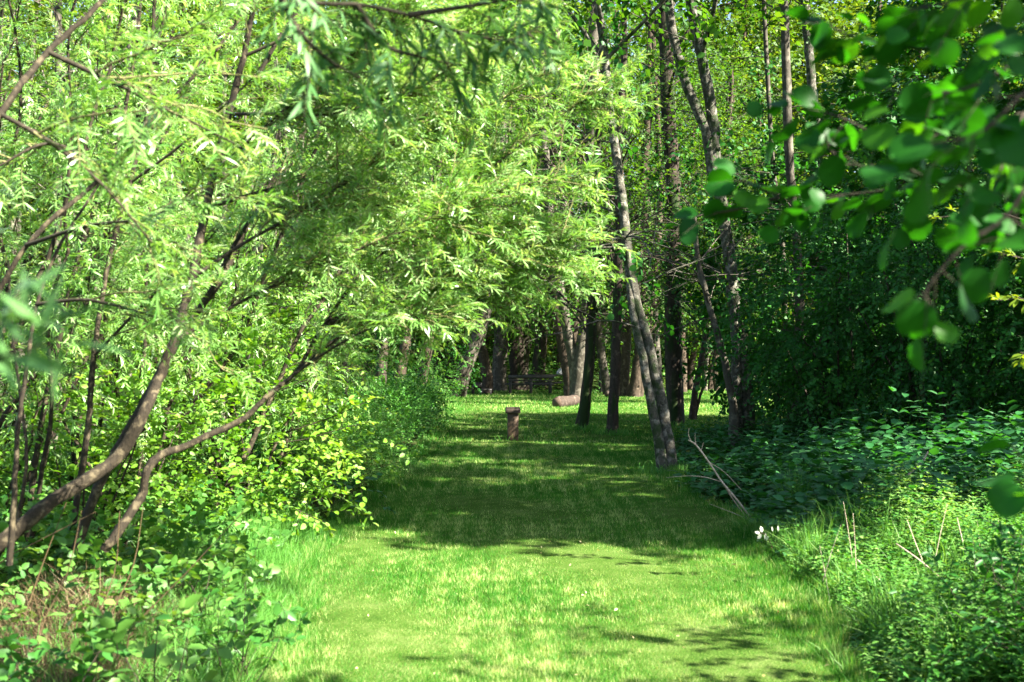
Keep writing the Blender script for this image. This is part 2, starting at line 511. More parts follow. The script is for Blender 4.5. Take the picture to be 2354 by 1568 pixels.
def blades(mb, rng, x, y, z, h, wd, lean, var, seg=1):
    """grass blades: seg=1 a triangle, seg=3 a bent strip"""
    n = len(x)
    a = rng.uniform(0, 2 * PI, n)
    face = np.stack([np.cos(a), np.sin(a), np.zeros(n)], -1)
    b = rng.uniform(0, 2 * PI, n)
    ln = np.stack([np.cos(b), np.sin(b), np.zeros(n)], -1) * (lean * rng.uniform(.2, 1.4, n))[:, None]
    p = np.stack([x, y, z], -1)
    h = np.broadcast_to(h, (n,)); wd = np.broadcast_to(wd, (n,))
    rows = []
    for k in range(seg):
        t = k / seg
        c = p + np.array([0, 0, 1.]) * (h * (t - .35 * np.minimum(lean, 1.2) * t * t))[:, None] + ln * (h * t * t)[:, None] if seg > 1 else p
        s = face * (wd * .5 * (1 - .35 * t))[:, None]
        rows += [c - s, c + s]
    tip = p + np.array([0, 0, 1.]) * (h * (1 - .35 * np.minimum(lean, 1.2) * (seg > 1)))[:, None] + ln * h[:, None]
    rows.append(tip)
    K = 2 * seg + 1
    v = np.stack(rows, 1)
    off = np.arange(n)[:, None] * K
    fs = []
    for k in range(seg - 1):
        fs.append(off + np.array([[2 * k, 2 * k + 1, 2 * k + 3, 2 * k + 2]]))
    fs.append(off + np.array([[2 * seg - 2, 2 * seg - 1, 2 * seg]]))
    mb.add(v, fs, np.repeat(var, K))

rng = np.random.default_rng(5)
gb = MB()
for (ya, yb, dens, hh, ww) in ((4.3, 6.5, 14000, .034, .0036), (6.5, 9, 9500, .034, .0042), (9, 13, 4300, .036, .0052), (13, 20, 1900, .048, .008), (20, 32, 650, .055, .013), (32, 51, 260, .07, .02)):
    n = int(dens * (yb - ya) * 4.2 * (1 if yb < 20 else 1.7 if yb < 33 else 2.6))
    y = rng.uniform(ya, yb, n)
    xl, xr = lawn_edges(y)
    wdt = (xr - xl)
    x = xl + wdt * rng.uniform(-.01, 1.01, n)
    keep = rng.uniform(0, 1, n) < wdt / wdt.max()
    x, y = x[keep], y[keep]
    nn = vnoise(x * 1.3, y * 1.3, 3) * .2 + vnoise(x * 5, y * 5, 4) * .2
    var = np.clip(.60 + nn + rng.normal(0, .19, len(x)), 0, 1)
    edge = np.minimum(np.abs(x - lawn_edges(y)[0]), np.abs(x - lawn_edges(y)[1]))
    h = hh * rng.uniform(.6, 1.3, len(x)) * (1 + 2.2 * np.exp(-edge / .12)) * (1 + .35 * nn)
    lean = rng.uniform(.1, .9, len(x))
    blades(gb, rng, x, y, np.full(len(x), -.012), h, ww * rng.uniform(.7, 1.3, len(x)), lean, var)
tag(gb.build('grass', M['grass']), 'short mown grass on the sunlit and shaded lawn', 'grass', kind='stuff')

# pale fallen leaves on the lawn
lt = MB()
n = 60
y = rng.uniform(5, 11, n) ** 1.0
xl, xr = lawn_edges(y)
x = xl + (xr - xl) * rng.uniform(.03, .97, n)
c = np.stack([x, y, np.full(n, .035)], -1)
d = rng.normal(0, 1, (n, 3)) * np.array([1, 1, .25])
leaves(lt, c, d, rng.normal(0, .35, (n, 3)) + np.array([0, 0, 1]), rng.uniform(.015, .04, n), rng.uniform(.008, .018, n), 'oval', rng.uniform(0, 1, n))
tag(lt.build('leaf_litter', M['litter']), 'pale fallen leaves and petals scattered over the lawn', 'leaf litter', kind='stuff')

# ------------------------------------------------------------------ trees with a crown
def limbs(part, rng, trunk, rads, targets, r=.035, sag=.15):
    """curved limbs from a trunk polyline to crown points"""
    for tgt in targets:
        dz = tgt[2] - trunk[:, 2]
        dist = np.hypot(*(trunk[:, :2] - tgt[:2]).T)
        k = int(np.argmin(np.abs(dz - .75 * dist - .1)))
        a = trunk[k]
        L = np.linalg.norm(tgt - a)
        if L < .15:
            continue
        m1 = a + (tgt - a) * .35 + np.array([0, 0, sag * L]) * rng.uniform(-.3, 1) + rng.normal(0, .05 * L, 3)
        m2 = a + (tgt - a) * .7 + np.array([0, 0, sag * L]) * rng.uniform(-.2, .8) + rng.normal(0, .05 * L, 3)
        p = smooth_path([a, m1, m2, tgt], 9)
        rb = min(r * (.5 + .25 * L), rads[k] * .55)
        m = MB()
        tubes(m, p, np.linspace(rb, max(rb * .22, .004), 9), 5, rng, .1)
        part(m)

def dead_branches(part, rng, trunk, zlo, zhi, n, lmin, lmax, r=.012):
    """thin bare side branches that cross in front of the foliage"""
    for _ in range(n):
        z = rng.uniform(zlo, zhi)
        k = int(np.argmin(np.abs(trunk[:, 2] - z)))
        a = rng.uniform(0, 2 * PI)
        L = rng.uniform(lmin, lmax)
        d = np.array([math.cos(a), math.sin(a) * .6, rng.uniform(-.05, .45)])
        d /= np.linalg.norm(d)
        S = 7
        p = trunk[k] + d * L * np.linspace(0, 1, S)[:, None] + rng.normal(0, .03 * L, (S, 3)).cumsum(0) * np.linspace(0, 1, S)[:, None]
        p[:, 2] -= .18 * L * np.linspace(0, 1, S) ** 2
        rr = r * rng.uniform(.6, 1.3)
        mw = MB()
        tubes(mw, p, np.linspace(rr, rr * .3, S), 4)
        for _ in range(rng.integers(2, 5)):
            q = rng.integers(2, S - 1)
            dd = nrm(d + rng.normal(0, .6, 3))
            l2 = L * rng.uniform(.15, .4)
            p2 = p[q] + dd * l2 * np.linspace(0, 1, 4)[:, None]
            p2[:, 2] -= .12 * l2 * np.linspace(0, 1, 4) ** 2
            tubes(mw, p2, np.linspace(rr * .5, rr * .2, 4), 3)
        part(mw)

def extend_up(pts, H, rng, wob=.25):
    """continue a trunk polyline to height H"""
    p = list(pts)
    d = nrm(p[-1] - p[-2])
    while p[-1][2] < H:
        d = nrm(d * .8 + np.array([0, 0, .25]) + rng.normal(0, .06, 3))
        p.append(p[-1] + d * 1.2)
    return np.array(p)

def trunk_mesh(mw, rng, pts, r0_, r1_, sides=10, bump=.05, flare=.35, res=.22, wig=.006):
    L = np.linalg.norm(np.diff(pts, axis=0), axis=1).sum()
    n = max(8, int(L / res))
    p = smooth_path(pts, n)
    t = np.linspace(0, 1, n)
    r = r0_ + (r1_ - r0_) * t ** .9
    r = r * (1 + flare * np.exp(-(p[:, 2] - p[0, 2]) / .25))
    p = p + rng.normal(0, wig, p.shape)
    tubes(mw, p, r, sides, rng, bump)
    return p, r

def forest_tree(name, label, cat, seed, stems, bark, H=13, crown=None, leaf='crown', group=None, dead=0, twiglen=.9,
                L=.075, W=.055, nl=12, shape='oval', nclump=60, tw=5, nlimb=14, sig=.5, var=.5, dz=(1.2, 6), sides=10, ivy=None):
    """stems: list of (points, r0, r1). crown: (centre, radii)"""
    rng = np.random.default_rng(seed)
    base = np.array(stems[0][0][0], float)
    base[2] = 0
    root = thing(name, label, cat, base, group)
    mw, ml = MB(), MB()
    tr = []
    for pts, ra, rb in stems:
        pts = np.array(pts, float)
        if pts[0][2] < .5:
            pts[0][2] = min(pts[0][2], float(ground_h(pts[0][0], pts[0][1]))) - .08
        pts = extend_up(pts, H * rng.uniform(.9, 1.0), rng) if H else pts
        m1 = MB()
        tr.append(trunk_mesh(m1, rng, pts, ra, rb, sides))
        m1.build('trunk' if len(tr) == 1 else 'stem', M[bark], root)
    if crown is None:
        top = tr[0][0][-1]
        crown = (top + np.array([0, 0, -3.2]), (3.0, 3.0, 4.2))
    cc = clump_crown(ml, mw, rng, crown[0], crown[1], nclump, tw, twiglen, nl, L, W, shape, sig=sig, var=var, droop=.3, rad=.006)
    main = tr[0]
    part = lambda m: m.build('branch', M[bark], root)
    limbs(part, rng, main[0], main[1], cc[:nlimb])
    for k in range(dead):
        t_ = tr[k % len(tr)]
        dead_branches(part, rng, t_[0], dz[0], dz[1], 1, .8, 2.4)
    if ivy:
        mi = MB()
        for si, za, zb, cnt, spread in ivy:
            p = tr[si][0]
            k = np.where((p[:, 2] > za) & (p[:, 2] < zb))[0]
            k = rng.choice(k, cnt)
            c = p[k] + rng.normal(0, spread, (cnt, 3))
            spray(mi, mw, rng, c, rng.normal(0, 1, (cnt, 3)) + np.array([0, -.4, -.5]), .35, 6, .11, .09, 'oval', droop=.6, var=rng.uniform(0, .6, cnt), hang=.3, rad=.002)
        mi.build('ivy', M['elm'], root)
    ml.build('crown', M[leaf], root, wood=(mw, M['twig']))
    return root

def at(px, py, d):
    return P(px, py, d)

D = 15.1
forest_tree('alder_tree', 'leaning twin-stemmed alder with pale mottled bark at the lawn edge', 'tree', 11,
    [(path_px([(1548, 1088, D), (1528, 965, D), (1513, 885, D), (1490, 790, D), (1462, 690, D), (1440, 560, D), (1425, 420, D), (1405, 280, D), (1388, 120, D), (1370, -20, D), (1360, -160, D)]), .082, .052),
     (path_px([(1527, 1092, D - .1), (1508, 985, D - .1), (1488, 880, D - .1), (1468, 780, D - .1), (1452, 700, D - .05), (1443, 620, D), (1439, 545, D)]), .076, .035)],
    'bark_alder', H=0, crown=(P(1330, -420, D), (4.2, 4.2, 2.8)), dead=26, nclump=150, leaf='crown', dz=(1.6, 6.0), L=.13, W=.11, shape='quad', var=.3, ivy=[(0, 3.8, 6.8, 26, .3), (0, 2.2, 3.4, 8, .2)])  # unseen crown above the frame, widened to block skylight over the lawn
# second stem is capped inside the first
D = 19.0
forest_tree('alder_tree', 'tall forked alder with two fused stems beside the dark thicket', 'tree', 12,
    [(path_px([(1724, 1036, D), (1714, 900, D), (1697, 760, D), (1679, 620, D), (1663, 500, D), (1645, 395, D), (1641, 290, D), (1614, 140, D), (1592, 30, D), (1575, -90, D)]), .135, .08),
     (path_px([(1645, 400, D), (1622, 300, D), (1578, 195, D), (1548, 85, D), (1530, -60, D)]), .10, .07),
     (path_px([(1692, 1034, D - .15), (1690, 930, D - .15), (1693, 830, D - .1), (1688, 730, D - .05), (1680, 640, D)]), .12, .06)],
    'bark_alder', H=0, crown=(P(1500, -450, D), (4.5, 4.5, 3.0)), dead=24, nclump=150, dz=(2, 7.5), L=.13, W=.11, shape='quad', var=.3, ivy=[(0, 3.9, 5.6, 40, .28), (0, 1.8, 3.0, 14, .22)])  # crown out of view, enlarged to keep skylight off the shaded lawn
forest_tree('alder_tree', 'thin pale stem leaning in front of the forked alder', 'tree', 13,
    [(path_px([(1697, 1030, 18.4), (1683, 920, 18.4), (1668, 845, 18.4), (1650, 775, 18.4), (1627, 690, 18.4), (1605, 600, 18.4), (1596, 500, 18.4)]), .085, .03)],
    'bark_pale', H=0, crown=(P(1590, 520, 18.4), (1.0, 1.0, .9)), dead=10, nclump=12, tw=4, nlimb=6, dz=(1.5, 4))
forest_tree('dark_tree', 'straight dark ivy-covered trunk between the two alders', 'tree', 14,
    [(path_px([(1555, 990, 25), (1550, 850, 25), (1547, 700, 25), (1551, 560, 25), (1546, 420, 25), (1536, 250, 25), (1528, 60, 25)]), .20, .12)],
    'bark_dark', H=13, dead=14, dz=(2, 8), nclump=50, crown=(P(1530, -150, 25), (3, 3, 3.2)), ivy=[(0, 1.5, 7, 170, .28)])
forest_tree('alder_tree', 'slender pale grey trunk rising behind the dark thicket', 'tree', 15,
    [(path_px([(1850, 1010, 22), (1840, 800, 22), (1836, 640, 22), (1826, 500, 22), (1815, 380, 22), (1808, 200, 22), (1803, 0, 22), (1800, -80, 22)]), .11, .075)],
    'bark_pale', H=0, dead=14, dz=(3, 8), crown=(P(1800, -280, 22), (2.6, 2.6, 2.4)), nclump=40)
forest_tree('alder_tree', 'grey trunk behind the round-leaved branch, farther from the lawn', 'tree', 16,
    [(path_px([(1900, 1005, 24.5), (1890, 700, 24.5), (1881, 400, 24.5), (1869, 220, 24.5), (1858, 100, 24.5), (1848, -20, 24.5), (1845, -80, 24.5)]), .13, .085)],
    'bark_alder', H=0, dead=12, dz=(3, 8.5), crown=(P(1860, -280, 24.5), (2.8, 2.8, 2.6)), nclump=40)
forest_tree('alder_tree', 'thinnest pale stem wrapped in dark leaves beside the slender grey trunk', 'tree', 17,
    [(path_px([(1818, 1005, 23.2), (1808, 800, 23.2), (1797, 540, 23.2), (1776, 380, 23.2), (1767, 220, 23.2), (1755, -10, 23.2), (1752, -60, 23.2)]), .07, .04)],
    'bark_pale', H=0, dead=12, dz=(2.5, 8), crown=(P(1752, -180, 23.2), (2, 2, 2)), nclump=26, ivy=[(0, 3, 8, 120, .25)])
forest_tree('leaning_tree', 'short leaning trunk entering the dark thicket', 'tree', 18,
    [(path_px([(1803, 1022, 19.8), (1820, 970, 19.8), (1845, 915, 19.8), (1880, 830, 19.8), (1910, 740, 19.8)]), .14, .08)],
    'bark_brown', H=0, crown=(P(1910, 700, 20), (1.3, 1.0, 1.0)), nclump=20, dead=3, dz=(.6, 2), leaf='elm', L=.06, W=.035)
forest_tree('young_tree', 'slim dark trunk leaning over the lawn in front of the pale log', 'tree', 19,
    [(path_px([(1334, 992, 24), (1346, 925, 24), (1354, 845, 24), (1358, 740, 24), (1360, 640, 24), (1364, 450, 24)]), .125, .07)],
    'bark_dark', H=9, dead=16, dz=(2, 4.5), crown=(np.array([1.7, 24.5, 5.6]), (2.6, 2.2, 3.0)), nclump=90)
forest_tree('young_tree', 'upright dark trunk with a white lichen knob standing on the lawn', 'tree', 20,
    [(path_px([(1406, 1002, 22.4), (1411, 925, 22.4), (1416, 810, 22.4), (1420, 690, 22.4), (1424, 560, 22.4), (1421, 400, 22.4)]), .105, .065)],
    'bark_dark', H=9, dead=14, dz=(2, 4.5), crown=(np.array([2.6, 23.2, 5.6]), (2.5, 2.2, 2.9)), nclump=80)
forest_tree('young_tree', 'slim dark crooked trunk with a raised side branch in the bright gap', 'tree', 21,
    [(path_px([(1588, 972, 27.5), (1598, 900, 27.5), (1613, 825, 27.5), (1622, 740, 27.5), (1626, 620, 27.5)]), .085, .05),
     (path_px([(1594, 930, 27.5), (1616, 890, 27.5), (1634, 850, 27.5), (1646, 790, 27.5)]), .04, .02)],
    'bark_dark', H=0, dead=8, dz=(2, 4), crown=(P(1630, 600, 27.5), (1.8, 1.6, 1.6)), nclump=26)

# trees round the far end of the clearing: (label, name, bark, path px, d, r0, r1, extra stem)
FAR = [
 ('stout smooth trunk lit by the sun right behind the log', 'beech_tree', 'bark_pale', [(1325, 938), (1332, 872), (1341, 800), (1350, 730), (1356, 600)], 35.5, .25, .17, [(1324, 915), (1320, 840), (1306, 765)]),
 ('brown split trunk standing at the end of the picnic table', 'forked_tree', 'bark_brown', [(1314, 910), (1306, 850), (1294, 790), (1283, 720)], 43, .27, .18, [(1312, 890), (1316, 830), (1322, 760)]),
 ('pale trunk leaning away from the lit stout trunk', 'woodland_tree', 'bark_pale', [(1398, 908), (1390, 858), (1380, 800), (1372, 700)], 45, .17, .12, [(1400, 900), (1410, 850), (1412, 790)]),
 ('straight pale trunk behind the upright dark lawn tree', 'woodland_tree', 'bark_brown', [(1432, 912), (1436, 850), (1440, 780), (1442, 650)], 43, .2, .14, None),
 ('widest brown trunk with a flared foot behind the leaning alder', 'woodland_tree', 'bark_brown', [(1456, 912), (1466, 850), (1474, 790), (1478, 680)], 42.5, .22, .14, [(1468, 905), (1480, 850), (1486, 800)]),
 ('thin pale trunk seen between the alder stems', 'woodland_tree', 'bark_pale', [(1515, 905), (1513, 840), (1508, 770), (1506, 650)], 46, .15, .1, None),
 ('grey trunk half hidden by the ivy-covered trunk', 'woodland_tree', 'bark_brown', [(1568, 900), (1570, 840), (1566, 770), (1564, 650)], 48, .18, .12, None),
 ('thin upright pole tree at the back of the bright gap', 'woodland_tree', 'bark_pale', [(1618, 893), (1622, 840), (1630, 770), (1634, 650)], 50, .12, .08, None),
 ('leaning pole tree at the back of the bright gap', 'woodland_tree', 'bark_brown', [(1648, 897), (1644, 850), (1652, 790), (1664, 700)], 49, .13, .09, None),
 ('tall dark trunk behind the middle of the picnic table', 'woodland_tree', 'bark_dark', [(1236, 885), (1240, 810), (1245, 740), (1250, 640)], 55, .34, .24, None),
 ('thick black forked trunk behind the bench back', 'forked_tree', 'bark_dark', [(1194, 888), (1189, 820), (1182, 740), (1178, 640)], 51, .42, .27, [(1196, 850), (1207, 790), (1220, 730)]),
 ('grey smooth trunk half in sun beside the black forked one', 'beech_tree', 'bark_pale', [(1148, 888), (1151, 820), (1153, 740), (1154, 640)], 50, .34, .25, None),
 ('bent brown trunk growing out behind the low wooden seat', 'woodland_tree', 'bark_brown', [(1118, 906), (1121, 875), (1113, 825), (1100, 770), (1094, 680)], 46.5, .25, .2, None),
 ('broad slanting trunk with ivy at the shrub edge', 'woodland_tree', 'bark_pale', [(1050, 912), (1064, 865), (1082, 815), (1106, 755), (1120, 690)], 43, .30, .24, None),
 ('spotted trunk leaning out of the feathery shrubs', 'woodland_tree', 'bark_brown', [(963, 910), (973, 862), (984, 800), (992, 700)], 39, .19, .14, None),
 ('slimmer spotted trunk deeper in the feathery shrubs', 'woodland_tree', 'bark_brown', [(910, 915), (920, 858), (931, 800), (938, 700)], 35, .17, .12, None),
 ('dark straight trunk in the shade behind the spotted trunks', 'woodland_tree', 'bark_dark', [(1000, 890), (1003, 830), (1008, 760), (1010, 650)], 54, .24, .17, None),
 ('thin grey pole just beyond the smaller shaded log', 'woodland_tree', 'bark_pale', [(1382, 903), (1384, 850), (1389, 780), (1396, 660)], 48, .11, .08, None),
 ('dark leaning pole between the widest trunk and the leaning alder', 'woodland_tree', 'bark_dark', [(1499, 903), (1494, 850), (1497, 780), (1508, 660)], 50, .15, .1, None),
 ('double brown pole right behind the ivy-covered trunk', 'forked_tree', 'bark_brown', [(1585, 899), (1590, 840), (1600, 770), (1606, 660)], 51, .14, .1, [(1587, 890), (1580, 840), (1576, 780)]),
 ('straight brown pole in the middle of the bright gap', 'woodland_tree', 'bark_brown', [(1635, 896), (1634, 840), (1636, 770), (1640, 660)], 52, .15, .1, None),
 ('slanting grey pole next to the thin pale alder stem', 'woodland_tree', 'bark_pale', [(1664, 898), (1668, 850), (1660, 780), (1654, 660)], 50, .12, .08, None),
 ('shaded trunk nearest the sunny hornbeam bush', 'woodland_tree', 'bark_dark', [(872, 915), (876, 850), (880, 790), (884, 700)], 33, .16, .12, None),
]
r_ = np.random.default_rng(77)
for k, (lab, nm, bark, px, d, ra, rb, ex) in enumerate(FAR):
    stems = [(path_px([(a, b, d) for a, b in px]), ra, rb)]
    if ex:
        stems.append((path_px([(a, b, d + .1) for a, b in ex]), ra * .7, rb * .6))
    top = stems[0][0][-1]
    H = r_.uniform(13, 17)
    forest_tree(nm, lab, 'tree', 200 + k, stems, bark, H=H, crown=(np.array([top[0], top[1] + .5, H * .60]), (3.5, 3.0, H * .44)),
                dead=6, dz=(2.5, 7), nclump=160, tw=4, nl=10, L=.14, W=.11, shape='quad', twiglen=1.1, sig=.6, sides=9, nlimb=18, group='trees round the end of the clearing')

# ------------------------------------------------------------------ the sunny wood behind
rng = np.random.default_rng(31)
fw, ft = MB(), MB()
spots = []
while len(spots) < 185:
    x, y = rng.uniform(-45, 55), 57 + 55 * rng.uniform() ** 1.4
    if abs(x) > .52 * y + 4:
        continue
    spots.append((x, y))
for x, y in spots:
    z = float(ground_h(x, y))
    H = rng.uniform(18, 28)
    v = rng.uniform(.4, .8)
    cnt = int(60 if y < 85 else 40)
    clump_crown(fw, None, rng, (x, y, z + H * .55), (rng.uniform(3, 4.5), rng.uniform(3, 4.5), H * .48), cnt, 7, 1.5, 9, .32, .25, 'quad', sig=.8, var=v, cv=.15, droop=.35)
    p = np.array([[x, y, z - .2], [x + rng.normal(0, .3), y, z + H * .4], [x + rng.normal(0, .5), y, z + H * .9]])
    tubes(ft, smooth_path(p, 8), np.linspace(.25, .06, 8), 6)
o = fw.build('far_wood', M['farcrown'])
tag(o, 'sunlit far wood covering the slope behind the clearing', 'wood', kind='stuff')
o = ft.build('far_wood_trunks', M['bark_brown'])
tag(o, 'massed trunks of the far wood on the slope', 'wood', kind='stuff')
# undergrowth on the bank behind the clearing
ug = MB()
n = 4200
x, y = rng.uniform(-22, 26, n), rng.uniform(52.5, 68, n)
s = np.stack([x, y, ground_h(x, y) + rng.uniform(0, 1.6, n) * rng.uniform(.2, 1, n)], -1)
spray(ug, None, rng, s, rng.normal(0, 1, (n, 3)) + np.array([0, -.3, .8]), .8, 9, .16, .12, 'quad', var=rng.uniform(.5, 1, n), S=3)
tag(ug.build('undergrowth', M['fern']), 'leafy undergrowth along the bank behind the picnic table', 'undergrowth', kind='stuff')

# ------------------------------------------------------------------ willow on the near side
def branch_twigs(ml, mw, rng, paths, step, tl, n, L, W, t0=.15, bias=(0, 0, 0), droop=.3, shape='lance', ang=32, var=.6, rad=.0035, jit=.3, hang=.12, spread=.6, skipz=None):
    S_, D_, L_ = [], [], []
    for p in paths:
        seg = np.linalg.norm(np.diff(p, axis=0), axis=1)
        cum = np.r_[0, seg.cumsum()]
        m = max(2, int(cum[-1] * (1 - t0) / step))
        q = cum[-1] * (t0 + (1 - t0) * (np.arange(m) + rng.uniform(0, 1, m)) / m)
        pt = np.stack([np.interp(q, cum, p[:, k]) for k in range(3)], -1)
        tan = nrm(np.stack([np.interp(q + .05, cum, p[:, k]) - np.interp(q - .05, cum, p[:, k]) for k in range(3)], -1) + 1e-9)
        d = nrm(tan * .7 + rng.normal(0, spread, pt.shape) + np.asarray(bias))
        l = tl * rng.uniform(.5, 1.3, m) * (1.1 - .5 * q / cum[-1])
        S_.append(pt); D_.append(d); L_.append(l)
    s, d, l = np.concatenate(S_), np.concatenate(D_), np.concatenate(L_)
    v = np.clip(var + rng.normal(0, .15, len(s)), 0, 1)
    return spray(ml, mw, rng, s, d, l, n, L, W, shape, droop=droop * rng.uniform(.3, 1.7, len(s)), ang=ang, rad=rad, var=v, jit=jit, hang=hang)

def sub_branches(rng, paths, step, lmin, lmax, t0=.2, bias=(0, 0, 0), spread=.5, droop=.12):
    out = []
    for p in paths:
        p = smooth_path(p, 30)
        cum = np.r_[0, np.linalg.norm(np.diff(p, axis=0), axis=1).cumsum()]
        m = max(1, int(cum[-1] / step))
        for _ in range(m):
            k = int(rng.uniform(t0, .97) * 29)
            tan = nrm(p[min(k + 1, 29)] - p[max(k - 1, 0)])
            d = nrm(tan * .8 + rng.normal(0, spread, 3) + np.asarray(bias))
            l = rng.uniform(lmin, lmax) * (1.15 - .6 * k / 29)
            S = 9
            q = p[k] + d * l * np.linspace(0, 1, S)[:, None] + rng.normal(0, .02 * l, (S, 3)).cumsum(0)
            q[0] = p[k]
            q[:, 2] -= droop * l * np.linspace(0, 1, S) ** 2
            out.append(q)
    return out

rng = np.random.default_rng(41)
root = thing('willow_tree', 'sunlit willow arching over the lawn with narrow silvery green leaves', 'tree', (P(0, 1250, 5.2)[0] - .2, 5.2, 0))
STEMS = [
 ([(-260, 1420, 5.1), (-120, 1330, 5.15), (0, 1250, 5.2), (110, 1160, 5.3), (200, 1103, 5.4), (275, 1045, 5.5), (330, 950, 5.5), (365, 870, 5.6), (400, 785, 5.6), (440, 640, 5.7), (465, 520, 5.8), (490, 400, 5.9), (525, 260, 6.0), (560, 130, 6.05), (585, 0, 6.1), (600, -90, 6.2)], .043, .013),
 ([(240, 1262, 5.6), (262, 1235, 5.6), (325, 1140, 5.7), (338, 1080, 5.7), (372, 1045, 5.75), (420, 1028, 5.8), (480, 1000, 5.85), (560, 962, 5.95), (620, 905, 6), (685, 850, 6.1), (745, 748, 6.2), (830, 715, 6.3), (940, 672, 6.4), (1060, 605, 6.5), (1180, 500, 6.6), (1290, 350, 6.7)], .026, .005),
 ([(175, 1262, 6.5), (230, 1110, 6.5), (330, 930, 6.6), (430, 750, 6.7), (510, 640, 6.8), (560, 530, 6.9), (620, 430, 7), (700, 300, 7), (780, 150, 7.1), (850, 0, 7.2)], .034, .010),
 ([(-120, 450, 3.7), (0, 262, 3.8), (110, 120, 4), (215, 25, 4.1), (300, -70, 4.2)], .014, .009),
 ([(-160, 1000, 4.9), (-60, 790, 5), (60, 565, 5), (250, 395, 5.2), (330, 300, 5.2), (450, 170, 5.3), (540, 60, 5.4), (600, -40, 5.5)], .014, .006),
 ([(20, 1300, 5.0), (32, 1150, 5.0), (40, 1000, 5.05), (60, 860, 5.1), (85, 700, 5.2), (140, 560, 5.3), (230, 420, 5.5)], .015, .006),
 ([(-10, 1290, 5.3), (40, 1190, 5.3), (60, 1060, 5.3), (48, 920, 5.4), (30, 780, 5.5), (20, 600, 5.6)], .012, .005),
 ([(160, 1262, 7.4), (200, 1000, 7.4), (215, 820, 7.4), (250, 600, 7.5), (300, 420, 7.5), (340, 250, 7.6), (352, 60, 7.6), (360, -60, 7.6)], .024, .010),
 ([(60, 1270, 7.8), (90, 1000, 7.8), (140, 760, 7.8), (190, 560, 7.9), (270, 330, 8), (310, 120, 8), (330, -60, 8)], .024, .010),
 ([(395, 800, 5.62), (470, 690, 5.9), (540, 560, 6.1), (600, 470, 6.3), (660, 390, 6.5), (740, 300, 6.7)], .016, .006),
 ([(590, 180, 6.05), (640, 90, 6.1), (690, 20, 6.2), (730, -60, 6.3)], .014, .010),
]
FAN = [
 [(525, 262, 6.0), (640, 262, 5.8), (760, 262, 5.6), (880, 230, 5.4), (960, 205, 5.3), (1040, 150, 5.2)],
 [(440, 640, 5.7), (560, 560, 5.8), (700, 480, 5.9), (850, 380, 6), (1000, 240, 6.1), (1130, 120, 6.2), (1250, 20, 6.3)],
 [(745, 748, 6.2), (820, 640, 6.3), (930, 540, 6.3), (1060, 440, 6.4), (1200, 330, 6.4), (1310, 250, 6.5), (1385, 215, 6.5)],
 [(470, 480, 5.8), (600, 440, 6), (760, 395, 6.2), (950, 320, 6.3), (1150, 230, 6.4), (1290, 150, 6.5)],
 [(685, 850, 6.1), (800, 760, 6.1), (930, 680, 6.1), (1090, 600, 6.1), (1250, 560, 6.2), (1370, 525, 6.2)],
 [(745, 748, 6.2), (900, 690, 6.3), (1080, 630, 6.4), (1230, 620, 6.4), (1330, 640, 6.4)],
 [(745, 748, 6.2), (860, 720, 6.3), (980, 690, 6.4), (1090, 690, 6.5), (1170, 715, 6.5)],
 [(640, 890, 6.05), (740, 815, 6), (840, 760, 5.9), (920, 725, 5.9), (980, 735, 5.9)],
 [(400, 785, 5.6), (560, 690, 5.7), (760, 600, 5.8), (980, 510, 5.9), (1180, 430, 6), (1360, 400, 6.1)],
 [(620, 430, 7), (760, 380, 7), (900, 300, 7), (1050, 200, 7), (1180, 100, 7)],
 [(490, 400, 5.9), (600, 300, 5.7), (740, 180, 5.6), (860, 90, 5.5), (980, 20, 5.4)],
 [(700, 300, 7), (840, 230, 7), (960, 120, 7), (1060, 0, 7)],
 [(560, 130, 6.05), (680, 80, 6), (820, 50, 5.8), (980, 60, 5.6), (1120, 80, 5.5), (1220, 60, 5.4)],
 [(600, 470, 6.3), (760, 480, 6.3), (900, 470, 6.3), (1060, 500, 6.3), (1200, 540, 6.3), (1310, 570, 6.3)],
 [(250, 395, 5.2), (120, 330, 5.0), (0, 380, 4.9), (-90, 430, 4.8)],
 [(60, 565, 5.0), (200, 520, 4.8), (340, 500, 4.6), (470, 440, 4.5)],
 [(215, 820, 7.4), (330, 700, 7.2), (470, 560, 7), (600, 420, 6.9)],
 [(110, 120, 4.0), (260, 190, 4.0), (420, 270, 4.1), (540, 330, 4.2)],
 [(0, 262, 3.8), (120, 330, 3.8), (240, 430, 3.9), (350, 560, 4.0)],
 [(300, 420, 7.5), (420, 330, 7.4), (560, 200, 7.3), (700, 60, 7.2)],
 [(330, 120, 8), (450, 60, 8), (560, -20, 8)],
 [(85, 700, 5.2), (200, 690, 5.1), (330, 720, 5), (450, 760, 4.9)],
]
stem_paths = []
for k, (px, ra, rb) in enumerate(STEMS):
    m = MB()
    p, r = trunk_mesh(m, rng, path_px(px), ra, rb, 9, .05, flare=.0, res=.05, wig=.0015)
    stem_paths.append(p)
    m.build('trunk' if k == 0 else 'stem', M['bark_willow'], root)
fan_paths = [smooth_path(path_px(f), 24) for f in FAN]
mw, ml = MB(), MB()
for p in fan_paths:
    m = MB()
    tubes(m, p, np.linspace(.011, .003, len(p)), 5, rng, .05)
    m.build('branch', M['twig'], root)
right = [p for f, p in zip(FAN, fan_paths) if f[-1][0] > 900]
left = [p for f, p in zip(FAN, fan_paths) if f[-1][0] <= 900]
subs = sub_branches(rng, right, .055, .2, .6, t0=.15, bias=(.2, 0, .2), droop=.05)
subs += sub_branches(rng, left, .2, .3, .7, t0=.15, bias=(.15, 0, .15), droop=.05)
subs += sub_branches(rng, [p[len(p) // 3:] for k, p in enumerate(stem_paths) if k not in (1, 5, 6)], .5, .4, 1.0, t0=.1, bias=(.1, 0, .15))
